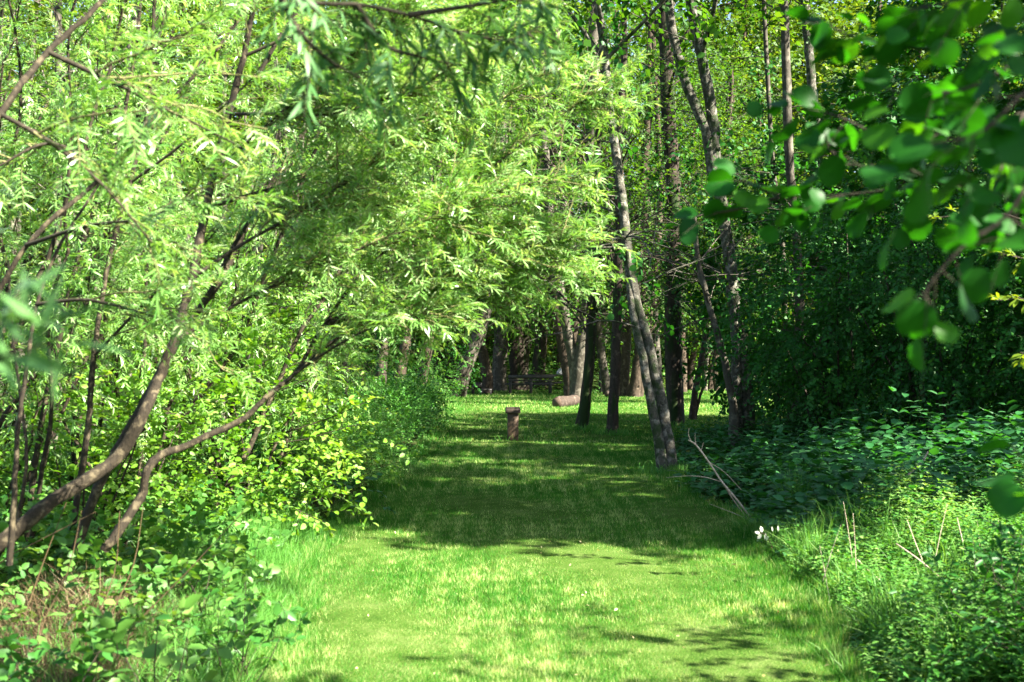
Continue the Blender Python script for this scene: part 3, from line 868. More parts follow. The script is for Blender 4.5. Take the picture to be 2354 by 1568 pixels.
for p in subs:
    tubes(mw, p, np.linspace(.005, .002, len(p)), 4)
branch_twigs(ml, mw, rng, right, .03, .24, 26, .072, .0078, t0=.25, bias=(.2, 0, .2), ang=48, hang=0, droop=.12)
branch_twigs(ml, mw, rng, left, .09, .30, 22, .075, .0088, t0=.25, bias=(.15, 0, .1), ang=42, hang=.05, droop=.2)
branch_twigs(ml, mw, rng, subs, .062, .25, 26, .072, .0078, t0=.1, bias=(.15, 0, .15), ang=48, hang=0, droop=.12, rad=.0025)
ml.build('crown', M['willow'], root, wood=(mw, M['willow_twig']))

# shaded nearer sprays of another willow, very close to the camera
root = thing('willow_bough', 'blurred dark willow bough hanging across the top nearest the camera', 'willow branch', P(500, -500, 2.6))
rng = np.random.default_rng(43)
mw, ml = MB(), MB()
NB = [[(500, -500, 2.6), (600, -100, 2.7), (700, 0, 2.8), (820, 10, 2.85), (940, 35, 2.9), (1080, 80, 3.0), (1180, 90, 3.1), (1240, 60, 3.1)],
      [(820, 10, 2.85), (880, 100, 2.9), (960, 130, 2.9), (1060, 150, 3.0)],
      [(940, 35, 2.9), (1040, 20, 2.95), (1160, 0, 3.0), (1250, -30, 3.0)],
      [(600, -100, 2.7), (680, 60, 2.7), (760, 140, 2.75), (830, 180, 2.8)]]
ps = [smooth_path(path_px(p), 20) for p in NB]
for p in ps:
    m = MB()
    tubes(m, p, np.linspace(.009, .002, 20), 5)
    m.build('branch', M['twig'], root)
branch_twigs(ml, mw, rng, ps, .035, .2, 13, .075, .011, t0=.35, bias=(.1, 0, -.2), var=.15)
ml.build('leaves', M['willow_near'], root, wood=(mw, M['twig']))

root = thing('willow_sprig', 'large blurred pale sprig of long leaves close to the camera', 'willow branch', P(-150, 900, 1.25))
rng = np.random.default_rng(44)
mw, ml = MB(), MB()
for px in ([(-200, 760, 1.2), (-60, 735, 1.22), (40, 730, 1.25), (110, 765, 1.25)], [(-200, 980, 1.2), (-70, 800, 1.22), (20, 720, 1.25), (50, 640, 1.25)], [(-200, 800, 1.25), (-40, 830, 1.25), (60, 800, 1.25), (150, 790, 1.25)]):
    p = smooth_path(path_px(px), 9)
    m = MB()
    tubes(m, p, np.linspace(.003, .001, 9), 4)
    m.build('twig', M['twig'], root)
    k = np.r_[3, 4, 5, 5, 6, 7, 7, 8, 8]
    dd = nrm(rng.normal(0, .8, (len(k), 3)) + np.array([.55, -.1, -.15]))
    leaves(ml, p[k], dd, rng.normal(0, .5, (len(k), 3)) + np.array([0, -.5, .8]), rng.uniform(.06, .1, len(k)), rng.uniform(.010, .013, len(k)), 'lance', rng.uniform(.3, 1, len(k)))
ml.build('leaves', M['willow_near'], root)

# thicket of thin stems behind the willow
rng = np.random.default_rng(45)
root = thing('willow_thicket', 'tangle of thin upright stems and fine leaves behind the arching willow', 'thicket', (-4.2, 9, 0))
mw, ml = MB(), MB()
ps = []
for k in range(46):
    x, y = rng.uniform(-6.0, -2.3), rng.uniform(7.2, 11.5)
    x = min(x, -.23 * y)
    d = nrm(np.array([rng.normal(.18, .22), rng.normal(0, .15), 1.]))
    L = rng.uniform(3, 6.5)
    p = np.array([x, y, -.05]) + d * L * np.linspace(0, 1, 14)[:, None] + rng.normal(0, .05, (14, 3)).cumsum(0)
    p[0, 2] = -.05
    p = smooth_path(p, 20)
    ps.append(p)
    ra = rng.uniform(.010, .028)
    m = MB()
    tubes(m, p, np.linspace(ra, ra * .35, 20), 6, rng, .04)
    m.build('stem', M['bark_willow'], root)
subs = sub_branches(rng, ps, .22, .4, 1.1, t0=.28, bias=(.1, -.1, .2))
for p in subs:
    tubes(mw, p, np.linspace(.005, .002, len(p)), 3)
branch_twigs(ml, None, rng, ps, .07, .4, 18, .075, .011, t0=.28, var=.55)
branch_twigs(ml, None, rng, subs, .1, .35, 18, .075, .011, t0=.1, var=.6)
ml.build('foliage', M['willow'], root, wood=(mw, M['twig']))

# tall leafy trees that close the view behind the thicket
for k, (x, y, H, lab) in enumerate([(-5.6, 13.5, 9, 'yellow green hazel behind the thicket of thin stems'), (-8.2, 14.5, 10.5, 'taller hazel at the far side of the thicket'),
                                    (-4.6, 17.5, 9, 'leafy hazel standing behind the sunny hornbeam bush'), (-7.4, 20, 13, 'tall maple filling the gap behind the hazels'), (-4.2, 25, 10, 'shaded maple between thicket and spotted trunks'),
                                    (-11.5, 17, 13, 'broad maple farthest from the lawn behind the willow'), (-6.5, 30, 15, 'dark maple behind the shaded one'), (-9.5, 25, 15, 'maple showing between the tall and the broad maple'), (-14, 30, 17, 'tallest maple at the far left rear'), (-2.6, 62, 19, 'tall pale maple on the bank behind the bent trunk')]):
    st = [(np.array([[x + q * .35, y + q * .2, 0], [x + q * .5, y, H * .3], [x + q * .9, y, H * .6], [x + q * 1.2, y, H * .85]]), .07, .03) for q in (-1, 0, 1)]
    forest_tree('hazel_tree' if 'hazel' in lab else 'maple_tree', lab, 'tree', 400 + k, st, 'bark_pale', H=0, crown=(np.array([x, y, H * .52]), (2.3, 2.0, H * .5)),
                nclump=80, tw=6, nl=11, L=.09, W=.065, shape='quad', leaf='farcrown', nlimb=20, sig=.5, var=.6 if k < 4 else .3)

# ------------------------------------------------------------------ bushes along the left of the lawn
def bush(name, label, cat, seed, c, r, leaf, L, W, shape='oval', nclump=30, tw=6, tl=.4, nl=11, sig=.18, var=.6, stems=10, hang=0.0, extra=None, up=1.0, droop=.3, bark='twig', shell=.45, zmin=.05, cv=.18, upb=.25, part='foliage', rad=.003, stemr=.012):
    rng = np.random.default_rng(seed)
    root = thing(name, label, cat, (c[0], c[1], 0))
    mw, ml = MB(), MB()
    cc = clump_crown(ml, mw, rng, c, r, nclump, tw, tl, nl, L, W, shape, sig=sig, shell=shell, zmin=zmin, rad=rad, var=var, hang=hang, up=up, droop=droop, cv=cv, upb=upb)
    for t in cc[:stems]:
        b = np.array([c[0] + rng.normal(0, .12 * r[0]), c[1] + rng.normal(0, .12 * r[1]), float(ground_h(c[0], c[1])) - .03])
        m = (b + t) / 2 + rng.normal(0, .08 * r[0], 3) + np.array([0, 0, .12 * r[2]])
        m1 = MB()
        tubes(m1, smooth_path([b, m, t], 8), np.linspace(stemr, stemr * .35, 8), 5, rng, .05)
        m1.build('stem', M[bark], root)
    if extra:
        for px in extra:
            p = smooth_path(path_px(px), 14)
            tubes(mw, p, np.linspace(.006, .002, 14), 4)
            branch_twigs(ml, mw, rng, [p], .07, .2, 5, L, W, t0=.35, shape=shape, ang=50, var=.8, jit=.25, hang=0, spread=.5, droop=.2)
    ml.build(part, M[leaf], root, wood=(mw, M[bark]))
    return root

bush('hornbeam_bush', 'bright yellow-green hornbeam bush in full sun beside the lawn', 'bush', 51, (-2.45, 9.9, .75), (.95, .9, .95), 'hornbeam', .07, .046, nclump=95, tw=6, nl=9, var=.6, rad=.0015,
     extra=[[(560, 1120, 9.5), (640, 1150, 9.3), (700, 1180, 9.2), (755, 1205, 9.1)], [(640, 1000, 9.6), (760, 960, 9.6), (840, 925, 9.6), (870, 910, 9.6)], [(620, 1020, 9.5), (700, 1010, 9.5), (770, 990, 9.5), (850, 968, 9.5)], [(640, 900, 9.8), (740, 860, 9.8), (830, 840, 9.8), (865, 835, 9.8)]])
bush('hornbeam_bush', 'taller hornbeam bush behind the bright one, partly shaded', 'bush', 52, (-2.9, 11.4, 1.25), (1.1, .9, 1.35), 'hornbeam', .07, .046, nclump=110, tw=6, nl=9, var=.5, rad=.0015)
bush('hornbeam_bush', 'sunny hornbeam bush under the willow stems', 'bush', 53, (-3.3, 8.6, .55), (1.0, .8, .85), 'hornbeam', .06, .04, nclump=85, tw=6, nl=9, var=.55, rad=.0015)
bush('feathery_shrub', 'low feathery green shrub swelling onto the lawn edge', 'shrub', 54, (-1.98, 13.7, .42), (.6, .8, .5), 'fern', .034, .024, nclump=110, tw=10, tl=.28, nl=13, sig=.12, var=.7, shape='quad', zmin=.03, hang=-.3, rad=.0012, bark='fern', stemr=.006)
bush('feathery_shrub', 'feathery shrub with an upright crown behind the low one', 'shrub', 55, (-2.15, 17.5, .5), (.7, 1.0, .55), 'fern', .042, .028, nclump=95, tw=9, tl=.32, nl=12, sig=.13, var=.5, shape='quad', zmin=.03, hang=-.3, rad=.0012, bark='fern', stemr=.006)
bush('feathery_shrub', 'feathery shrub closest to the slanting trunk', 'shrub', 56, (-2.25, 23.0, .5), (.7, 1.5, .55), 'fern', .055, .036, nclump=95, tw=9, tl=.36, nl=12, sig=.15, var=.45, shape='quad', zmin=.03, hang=-.3, rad=.0012, bark='fern', stemr=.006)
bush('dark_shrub', 'dark shaded shrub between the feathery shrubs and the spotted trunks', 'shrub', 57, (-3.6, 27, 1.0), (1.5, 2.0, 1.6), 'elm', .07, .05, nclump=50, tw=7, tl=.45, var=.35)
bush('leafy_shrub', 'dark green broad-leaved plant tucked under the hornbeam bush', 'shrub', 58, (-1.98, 11.6, .2), (.42, .6, .38), 'nettle', .12, .075, nclump=18, tw=3, tl=.28, nl=6, var=.35, zmin=.03)
bush('leafy_shrub', 'green shrub beneath the slanting trunk at the end of the lawn', 'shrub', 59, (-3.0, 41, .6), (1.0, 2.0, 1.0), 'fern', .07, .04, nclump=45, tw=6, tl=.4, var=.4, shape='quad')
bush('ivy_shrub', 'ivy shrub climbing the slanting trunk', 'shrub', 60, (-1.9, 42.6, 1.1), (.5, .5, .9), 'elm', .08, .06, nclump=26, tw=5, tl=.3, var=.5, shape='quad')
bush('low_shrub', 'low green shrub under the end of the picnic table', 'shrub', 61, (2.6, 44.8, .2), (.5, .5, .45), 'fern', .06, .04, nclump=20, tw=5, tl=.3, var=.55, shape='quad')

# tall grass tuft band at the lawn's left edge
rng = np.random.default_rng(62)
tg = MB()
n = 26000
y = rng.uniform(5.2, 10.4, n)
xl = lawn_edges(y)[0]
x = xl + .12 - np.abs(rng.normal(0, .42, n)) - .12 * rng.uniform(0, 1, n)
k = np.clip((xl - x) / .5, .12, 1)
k *= 1 + .25 * vnoise(x * 3, y * 3, 9)
h = (.09 + .30 * k) * rng.uniform(.6, 1.25, n)
blades(tg, rng, x, y, ground_h(x, y) - .02, h, .0055 * rng.uniform(.6, 1.3, n), rng.uniform(.1, .85, n), np.clip(.5 + .25 * vnoise(x * 2, y * 2, 12) + rng.normal(0, .15, n), 0, 1), seg=3)
tag(tg.build('tall_grass', M['tallgrass']), 'long soft grass bordering the lawn below the hornbeam bush', 'grass', kind='stuff')

# dry straw below the willow
rng = np.random.default_rng(63)
sw = MB()
n = 11000
y = rng.uniform(4.9, 7.0, n)
x = -.335 * y - np.abs(rng.normal(0, .45, n)) + .05
hs = np.clip(.24 + .24 * np.exp(-((y - 5.9) / .7) ** 2 - ((x + 2.3) / .5) ** 2) + .12 * vnoise(x * 3, y * 3, 31), .12, .7)
blades(sw, rng, x, y, ground_h(x, y) - .03, hs * rng.uniform(.6, 1.25, n), .005 * rng.uniform(.6, 1.3, n), rng.uniform(.3, 1.5, n), rng.uniform(0, 1, n), seg=3)
u2 = MB()
n = 3600
x, y = rng.uniform(-7, -1.6, n), rng.uniform(5.8, 13, n)
k = x < lawn_edges(y)[0] - .35
x, y = x[k], y[k]
xb, yb = rng.uniform(-9, -1.4, 6000), rng.uniform(12, 50, 6000)
k = xb < lawn_edges(yb)[0] - .25 + 0 * yb
x, y = np.r_[x, xb[k]], np.r_[y, yb[k]]
n = len(x)
s_ = np.stack([x, y, ground_h(x, y) + rng.uniform(0, .35, n) * (1 + y / 30)], -1)
spray(u2, None, rng, s_, rng.normal(0, 1, (n, 3)) + np.array([.2, -.3, .9]), .4, 9, .075, .05, 'oval', var=rng.uniform(0, .8, n), S=3)
tag(u2.build('undergrowth', M['dogwood']), 'low leafy undergrowth beneath the willow stems and hornbeams', 'undergrowth', kind='stuff')
tg2 = MB()
n = 9000
y = rng.uniform(4.4, 7.2, n)
x = -.24 * y - np.abs(rng.normal(0, .7, n))
blades(tg2, rng, x, y, ground_h(x, y) - .02, .3 * rng.uniform(.4, 1.25, n), .006 * rng.uniform(.6, 1.3, n), rng.uniform(.2, 1.1, n), np.clip(rng.normal(.5, .2, n), 0, 1), seg=3)
tag(tg2.build('tall_grass', M['tallgrass']), 'green grass growing up through the matted dead stalks', 'grass', kind='stuff')
tag(sw.build('dry_grass', M['straw']), 'matted brown dead grass stalks beneath the willow stems', 'dry grass', kind='stuff')
rng = np.random.default_rng(64)
for k in range(6):
    x, y = rng.uniform(-2.6, -1.75), rng.uniform(4.9, 5.6)
    p = np.array([[x, y, -.05], [x + rng.normal(.05, .06), y, .25], [x + rng.normal(.16, .1), y + .05, .55], [x + rng.normal(.3, .15), y + .05, .85]])
    m = MB()
    tubes(m, smooth_path(p, 10), np.linspace(.005, .002, 10), 5)
    tag(m.build('dead_stalk', M['straw']), 'bare straw-coloured dead stalk rising from the dry grass under the willow', 'stalk', 'dead stalks under the willow')

# broad leaved seedlings, near left corner
bush('dogwood_plant', 'pale bright broad-leaved plant in the sun at the near corner', 'plant', 71, (-1.5, 4.6, .1), (.3, .3, .2), 'dogwood', .085, .055, nclump=11, tw=2, tl=.18, nl=5, var=.75, zmin=.02, sig=.08, rad=.002, stemr=.005)
bush('dogwood_plant', 'dark broad-leaved plant filling the shaded near corner', 'plant', 72, (-1.95, 4.5, .08), (.5, .3, .2), 'dogwood', .075, .045, nclump=22, tw=2, tl=.22, nl=6, var=.2, zmin=.02, sig=.08, rad=.002, stemr=.005)
bush('dogwood_plant', 'broad-leaved plant between the dead grass and the long grass', 'plant', 73, (-1.72, 6.0, .12), (.3, .5, .22), 'dogwood', .07, .04, nclump=20, tw=2, tl=.2, nl=6, var=.5, zmin=.02, sig=.08, rad=.002, stemr=.005)
bush('dogwood_plant', 'dark toothed plant touching the lawn at the near edge', 'plant', 74, (-1.32, 5.25, .1), (.24, .25, .2), 'dogwood', .07, .04, nclump=14, tw=2, tl=.16, nl=6, var=.1, zmin=.02, sig=.06, rad=.002, stemr=.005)

# ------------------------------------------------------------------ nettles and herbs right of the lawn
rng = np.random.default_rng(81)
def herbs(mb, mw, n, ya, yb, emax, hfun, L, W, lev, var, leaf='oval', seed=0):
    rng = np.random.default_rng(seed)
    y = rng.uniform(ya, yb, n)
    e = emax * rng.uniform(0, 1, n) ** .8 + .03
    x = lawn_edges(y)[1] + e
    keep = x < .47 * y + 1.6
    x, y, e = x[keep], y[keep], e[keep]
    n = len(x)
    h = hfun(e, x, y) * rng.uniform(.5, 1.3, n) * (1 + .45 * np.clip(vnoise(x * 1.6, y * 1.6, 15), -1.2, 1.5))
    g = ground_h(x, y)
    d = nrm(np.stack([rng.normal(-.08, .14, n), rng.normal(-.05, .14, n), np.ones(n)], -1))
    s = np.stack([x, y, g], -1)
    S = 4
    pts = twig_pts(s, d, h, np.full(n, .06), S)
    if mw is not None:
        tubes(mw, pts, np.linspace(.004, .002, S)[None] * np.ones((n, 1)), 3)
    t = np.linspace(.25, 1, lev)
    a0 = rng.uniform(0, 2 * PI, n)
    C, Dr, Nn, LL, VV = [], [], [], [], []
    v = np.clip(var + .2 * vnoise(x, y, 5) + rng.normal(0, .12, n), 0, 1)
    for k, tk in enumerate(t):
        c = s + d * (h * tk)[:, None]
        for sgn in (0, PI):
            a = a0 + k * PI / 2 + sgn + rng.normal(0, .25, n)
            dd = np.stack([np.cos(a), np.sin(a), rng.normal(.05 + .35 * (tk - .5), .25, n)], -1)
            C.append(c); Dr.append(dd)
            Nn.append(np.stack([rng.normal(0, .2, n), rng.normal(0, .2, n), np.ones(n)], -1))
            LL.append(L * (1.1 - .5 * abs(tk - .55)) * rng.uniform(.7, 1.2, n)); VV.append(v + rng.normal(0, .08, n))
    LL = np.concatenate(LL)
    leaves(mb, np.concatenate(C), np.concatenate(Dr), np.concatenate(Nn), LL, LL * W / L, leaf, np.clip(np.concatenate(VV), 0, 1))

nb, ns = MB(), MB()
herbs(nb, None, 3000, 8.2, 21, 7.5, lambda e, x, y: (.12 + .55 * (1 - np.exp(-e / 1.1))) * np.where(y > 13, .8, 1), .11, .075, 5, .4, seed=82)
herbs(nb, None, 900, 9, 13.5, 5, lambda e, x, y: .2 + .45 * (1 - np.exp(-e / .9)), .14, .11, 4, .35, seed=83)
tag(nb.build('ground_cover', M['nettle']), 'bluish green nettles and broad herbs covering the ground before the dark thicket', 'ground cover', kind='stuff')
nb = MB()
herbs(nb, None, 5200, 5.2, 9.6, 3.0, lambda e, x, y: .10 + .40 * (1 - np.exp(-e / .7)), .04, .02, 8, .72, seed=84)
herbs(nb, None, 1100, 5.0, 9.0, 2.6, lambda e, x, y: .08 + .36 * (1 - np.exp(-e / .7)), .075, .03, 5, .35, seed=85)
tag(nb.build('herb_carpet', M['fern']), 'small-leaved herbs and goosegrass in the sunny patch at the lawn edge', 'ground cover', kind='stuff')
tg = MB()
rng = np.random.default_rng(86)
n = 17000
y = rng.uniform(5.5, 11, n)
e = np.abs(rng.normal(.1, .55, n))
x = lawn_edges(y)[1] - .08 + e
k = np.clip(vnoise(x * 2.2, y * 2.2, 21) + .35, .05, 1)
blades(tg, rng, x, y, ground_h(x, y) - .02, (.12 + .44 * k) * rng.uniform(.5, 1.3, n) * np.clip(.3 + e * 1.4, 0, 1), .006 * rng.uniform(.6, 1.3, n), rng.uniform(.1, .9, n), np.clip(.55 + rng.normal(0, .2, n), 0, 1), seg=3)
for bx, by, bd, cn in ((1535, 1090, 15.1, 900), (1335, 990, 24, 500), (1407, 1000, 22.4, 350), (1555, 985, 25, 500), (1325, 936, 35.5, 500), (1179, 1013, 20.7, 40)):
    q = P(bx, by, bd)
    x, y = q[0] + rng.normal(0, .22, cn), q[1] - .1 + rng.normal(0, .22, cn)
    blades(tg, rng, x, y, np.full(cn, -.01), rng.uniform(.05, .2, cn), (.006 + .0004 * bd) * rng.uniform(.6, 1.2, cn), rng.uniform(.1, .8, cn), np.clip(rng.normal(.4, .2, cn), 0, 1), seg=3)
tag(tg.build('tall_grass', M['tallgrass']), 'tufted wild grass growing among the small-leaved herbs', 'grass', kind='stuff')

# single tall nettle plants that stand out
tall = [(1880, 1090, 11.2, .75, 'tallest leafy herb stalk in front of the dark hollow'), (2010, 1120, 10.3, .7, 'upright stalk with paired leaves behind the broken stick'),
        (2200, 1130, 9.8, .8, 'stalk with a tuft of bright young leaves over the shaded nettles'), (2130, 1010, 13.5, 1.0, 'lone stalk with an umbrella of leaves against the black hollow'),
        (2290, 1060, 11.5, .9, 'broad-leaved stalk rising at the edge of the black hollow'), (1760, 1120, 12.4, .6, 'ferny stalk beside the leaning dead branch')]
for k, (px, py, d, h, lab) in enumerate(tall):
    rng = np.random.default_rng(300 + k)
    b = P(px, py, d)
    b[2] = float(ground_h(b[0], b[1]))
    top = P(px, py - 60, d)[2]
    root = thing('tall_herb', lab, 'herb', b, 'tall herbs above the nettles')
    mw, ml = MB(), MB()
    hh = max(.45, min(top, 1.15)) - b[2]
    p = b + np.array([.05, 0, 1.]) * hh * np.linspace(0, 1, 6)[:, None] + rng.normal(0, .01, (6, 3))
    tubes(mw, p, np.linspace(.006, .003, 6), 5)
    for t in np.linspace(.3, 1, 7):
        c = b + np.array([.05, 0, 1.]) * hh * t
        a = rng.uniform(0, PI) + np.r_[0, PI, PI / 2, 3 * PI / 2][:(2 if t < .95 else 4)]
        dd = np.stack([np.cos(a), np.sin(a), .15 + 0 * a], -1)
        L = .11 * (1.1 - .45 * t)
        leaves(ml, np.repeat(c[None], len(a), 0), dd, np.tile([0, 0, 1.], (len(a), 1)) + rng.normal(0, .2, (len(a), 3)), L, L * .5, 'oval', rng.uniform(.5, .95, len(a)))
    mw.build('stem', M['fern'], root)
    ml.build('leaves', M['nettle'], root)

bush('dark_bush', 'dark small-leaved bush in the shade at the near edge of the herbs', 'bush', 91, (2.75, 5.2, .25), (.75, .7, .42), 'elm', .06, .026, nclump=46, tw=4, tl=.28, nl=9, var=.3, zmin=.03, sig=.1, rad=.002, stemr=.006)
bush('dark_bush', 'arching dark bramble where the sunny herbs meet the shade', 'bush', 92, (3.35, 6.2, .35), (.55, .5, .42), 'elm', .075, .035, nclump=24, tw=3, tl=.32, nl=7, var=.35, zmin=.03, sig=.1, rad=.003, stemr=.006)

# ------------------------------------------------------------------ the dark thicket
TH = [
 ('dark leafy elm bush with drooping sprays beside the forked alder', (5.1, 17.2, 2.25), (1.25, 1.2, 1.75), 110, 1),
 ('dark elm bush overhanging the black hollow', (6.1, 15.6, 2.75), (1.35, 1.3, 1.9), 120, 1),
 ('nearest dark elm bush, with bluish glossy leaves', (7.3, 14.3, 2.0), (1.2, 1.2, 1.6), 110, 1),
 ('tall dark elm rising behind the overhanging bush', (7.9, 19.0, 4.6), (2.3, 1.8, 3.6), 150, 2),
 ('dark elm behind the grey trunks', (5.9, 23.5, 3.2), (2.0, 1.5, 2.6), 110, 2),
 ('broad dark elm closing the view behind the hollow', (9.6, 24.5, 4.6), (3.0, 2.0, 4.2), 150, 2),
 ('low dark elm bush deep in the hollow', (6.6, 19.5, 1.3), (1.8, 1.0, 1.2), 80, 2),
 ('low dark elm bush at the back of the hollow beyond the frame edge', (9.5, 18.5, 1.5), (1.9, 1.2, 1.6), 80, 2),
]
for k, (lab, c, r, nc, q) in enumerate(TH):
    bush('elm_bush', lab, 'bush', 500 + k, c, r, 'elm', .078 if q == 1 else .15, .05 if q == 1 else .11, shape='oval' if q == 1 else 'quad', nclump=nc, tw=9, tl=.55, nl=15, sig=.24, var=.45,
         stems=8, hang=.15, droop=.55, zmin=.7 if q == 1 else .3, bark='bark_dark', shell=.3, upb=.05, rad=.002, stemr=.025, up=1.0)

# tall trees standing outside the frame that shade the lawn and the thicket
for k, (lab, xg, yg, xc, r, nc) in enumerate([
    ('big maple outside the frame whose shadow crosses the lawn', 0, 11.3, 9, (1.5, 1.3, 2.3), 110),
    ('second maple outside the frame shading the middle of the lawn', 0, 14.2, 10.5, (1.7, 1.0, 2.4), 46),
    ('third maple outside the frame beside the thicket', 0, 18.2, 12, (2.2, 1.0, 3), 46),
    ('fourth maple outside the frame behind the thicket', .5, 22.6, 13.5, (2.5, 1.3, 3.2), 60),
    ('maple outside the frame near the far clearing', 3, 28.3, 17, (2.5, .9, 3.2), 80),
    ('maple outside the frame beyond the clearing', 3, 40, 22, (3, 1.6, 4), 70),
    ('unseen bushy maple added to shade the face of the thicket', None, 12.9, 9.3, (1.2, 1.5, 3.2), 80),
    ('unseen bushy maple added behind the thicket-shading one', None, 16.2, 11.2, (1.4, 1.9, 3.4), 40),
    ('maple outside the frame shading the picnic table', 2, 47.2, 25, (4, 1.3, 4), 60)]):
    if xg is None:
        c = (xc, yg, 5.6)  # the unseen bushy pair is added to darken the thicket
    else:
        c = (xc, yg - math.tan(az - PI / 2) * (xc - xg), math.tan(el) / math.sin(az) * (xc - xg))
    st = [(np.array([[c[0], c[1], 0], [c[0] + .1, c[1], c[2] * .5], [c[0], c[1], c[2] + r[2] * .6]]), .2, .06)]
    forest_tree('maple_tree', lab, 'tree', 600 + k, st, 'bark_brown', H=0, crown=(np.array(c), r), nclump=int(nc * 1.7), tw=6, nl=11, L=.19, W=.15, shape='quad', nlimb=20, sig=.35, twiglen=.6, leaf='elm', var=.2)

# ------------------------------------------------------------------ round-leaved alder reaching in over the camera
rng = np.random.default_rng(95)
root = thing('alder_tree', 'round-leaved alder whose blurred dark boughs hang closest to the camera', 'tree', (3.6, 1.9, 0))
mw, ml = MB(), MB()
AB = [
 [(2900, 150, 2.3), (2450, 310, 2.3), (2250, 290, 2.35), (2060, 320, 2.4), (1920, 265, 2.45), (1810, 245, 2.5)],
 [(2900, -250, 2.1), (2400, 20, 2.1), (2180, 110, 2.2), (2010, 95, 2.3), (1890, 60, 2.4)],
 [(2900, 420, 2.2), (2380, 440, 2.3), (2150, 420, 2.5), (1980, 445, 2.6), (1800, 450, 2.7), (1690, 400, 2.75)],
 [(1800, 450, 2.7), (1700, 480, 2.75), (1605, 495, 2.8)],
 [(2800, 200, 1.8), (2420, 380, 1.75), (2310, 500, 1.75), (2210, 570, 1.75), (2140, 650, 1.75), (2120, 690, 1.75)],
 [(2800, 100, 1.7), (2420, 180, 1.65), (2260, 300, 1.65), (2140, 330, 1.65)],
 [(2800, -50, 1.9), (2420, 60, 1.9), (2280, 180, 1.9), (2130, 220, 2.0), (2030, 200, 2.1)],
 [(2800, 300, 2.2), (2400, 250, 2.2), (2330, 330, 2.1), (2280, 440, 2.0)],
 [(2700, -200, 2.0), (2330, -60, 2.0), (2200, 0, 2.0), (2090, 20, 2.1)],
 [(2150, 420, 2.5), (2060, 380, 2.5), (1960, 380, 2.55), (1890, 330, 2.6)],
 [(2800, 600, 2.2), (2430, 560, 2.1), (2330, 540, 2.1)],
 [(2700, 1000, 1.9), (2420, 1080, 1.9), (2350, 1120, 1.9)],
]
for q, px in enumerate(AB):
    p = smooth_path(path_px(px), 26)
    m = MB()
    tubes(m, p, np.linspace(.005, .0015, 26), 6, rng, .04)
    m.build('branch', M['bark_dark'], root)
    cum = np.r_[0, np.linalg.norm(np.diff(p, axis=0), axis=1).cumsum()]
    m = int(cum[-1] / .047)
    S_, D_ = [], []
    for i in range(m):
        k = min(25, int(25 * (.22 + .78 * (i + rng.uniform()) / m)))
        tan = nrm(p[min(k + 1, 25)] - p[max(k - 1, 0)])
        S_.append(p[k]); D_.append(nrm(tan * .6 + rng.normal(0, .55, 3) + np.array([0, 0, -.05])))
    spray(ml, mw, rng, np.array(S_), np.array(D_), rng.uniform(.05, .15, m), 2 if q not in (4, 11) else 1, (.06), .06, 'round', droop=.3, ang=50, rad=.0013, jit=.42, var=rng.uniform(0, .95, m), vj=.15, t0=.4, S=4, uv=True, hang=.25)
    # leaf at the very tip
    leaves(ml, p[-1:], nrm(p[-1:] - p[-3:-2]) + rng.normal(0, .3, (1, 3)), np.array([[.2, -.6, .7]]), .066, .064, 'round', .6, True)
trunk = np.array([[3.6, 1.9, -.1], [3.5, 1.95, 1.0], [3.55, 1.9, 2.4], [3.7, 1.9, 4.2], [3.85, 2.1, 6.5], [3.95, 2.25, 9.0]])
m = MB()
trunk_mesh(m, rng, trunk, .10, .04)
m.build('trunk', M['bark_alder'], root)
clump_crown(ml, mw, rng, (3.5, .9, 4.3), (1.4, 1.7, 2.0), 95, 6, .35, 8, .11, .10, 'quad', sig=.25)
clump_crown(ml, mw, rng, (4.0, 2.5, 10.2), (.7, .8, 1.2), 40, 6, .35, 8, .12, .11, 'quad', sig=.22)  # unseen upper crown added to shade the foliage on the left
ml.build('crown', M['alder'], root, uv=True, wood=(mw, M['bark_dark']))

bush('hazel_bush', 'hazel outside the frame that dapples the near lawn with shade', 'bush', 96, (5.7, 4.3, 2.9), (1.0, 1.3, 1.0), 'elm', .09, .07, shape='quad', nclump=34, tw=5, tl=.4, nl=8, var=.4, zmin=.6, stemr=.02)
bush('hazel_bush', 'taller hazel outside the frame behind the camera', 'bush', 97, (5.6, 3.4, 3.2), (1.4, 1.3, 1.8), 'elm', .09, .07, shape='quad', nclump=40, tw=5, tl=.5, nl=8, var=.4, zmin=.6, stemr=.02)

# yellow-green sapling in the sun at the frame edge
rng = np.random.default_rng(98)
root = thing('oak_sapling', 'young sapling with sunlit yellow-green sprigs in front of the thicket', 'sapling', (3.9, 7.2, 0))
mw, ml = MB(), MB()
tr = np.array([[3.9, 7.2, -.05], [3.85, 7.2, .8], [3.8, 7.2, 1.6], [3.75, 7.2, 2.6]])
m = MB()
tubes(m, smooth_path(tr, 12), np.linspace(.018, .006, 12), 6)
m.build('trunk', M['twig'], root)
for px in ([(2500, 690, 7.2), (2400, 610, 7.2), (2330, 590, 7.2), (2270, 575, 7.2)], [(2500, 640, 7.2), (2380, 560, 7.3), (2260, 530, 7.4), (2170, 520, 7.5)], [(2500, 860, 7.2), (2420, 820, 7.1), (2345, 810, 7.0)], [(2500, 720, 7.2), (2380, 690, 7.1), (2290, 690, 7.0)], [(2470, 560, 7.2), (2300, 490, 7.3), (2150, 500, 7.4), (2085, 480, 7.5)]):
    p = smooth_path(path_px(px), 14)
    m = MB()
    tubes(m, p, np.linspace(.006, .002, 14), 4)
    m.build('branch', M['twig'], root)
    branch_twigs(ml, mw, rng, [p], .09, .16, 7, .075, .034, t0=.45, shape='oval', ang=45, var=.6, jit=.3, hang=.05, spread=.5)
ml.build('crown', M['sapling'], root, wood=(mw, M['twig']))

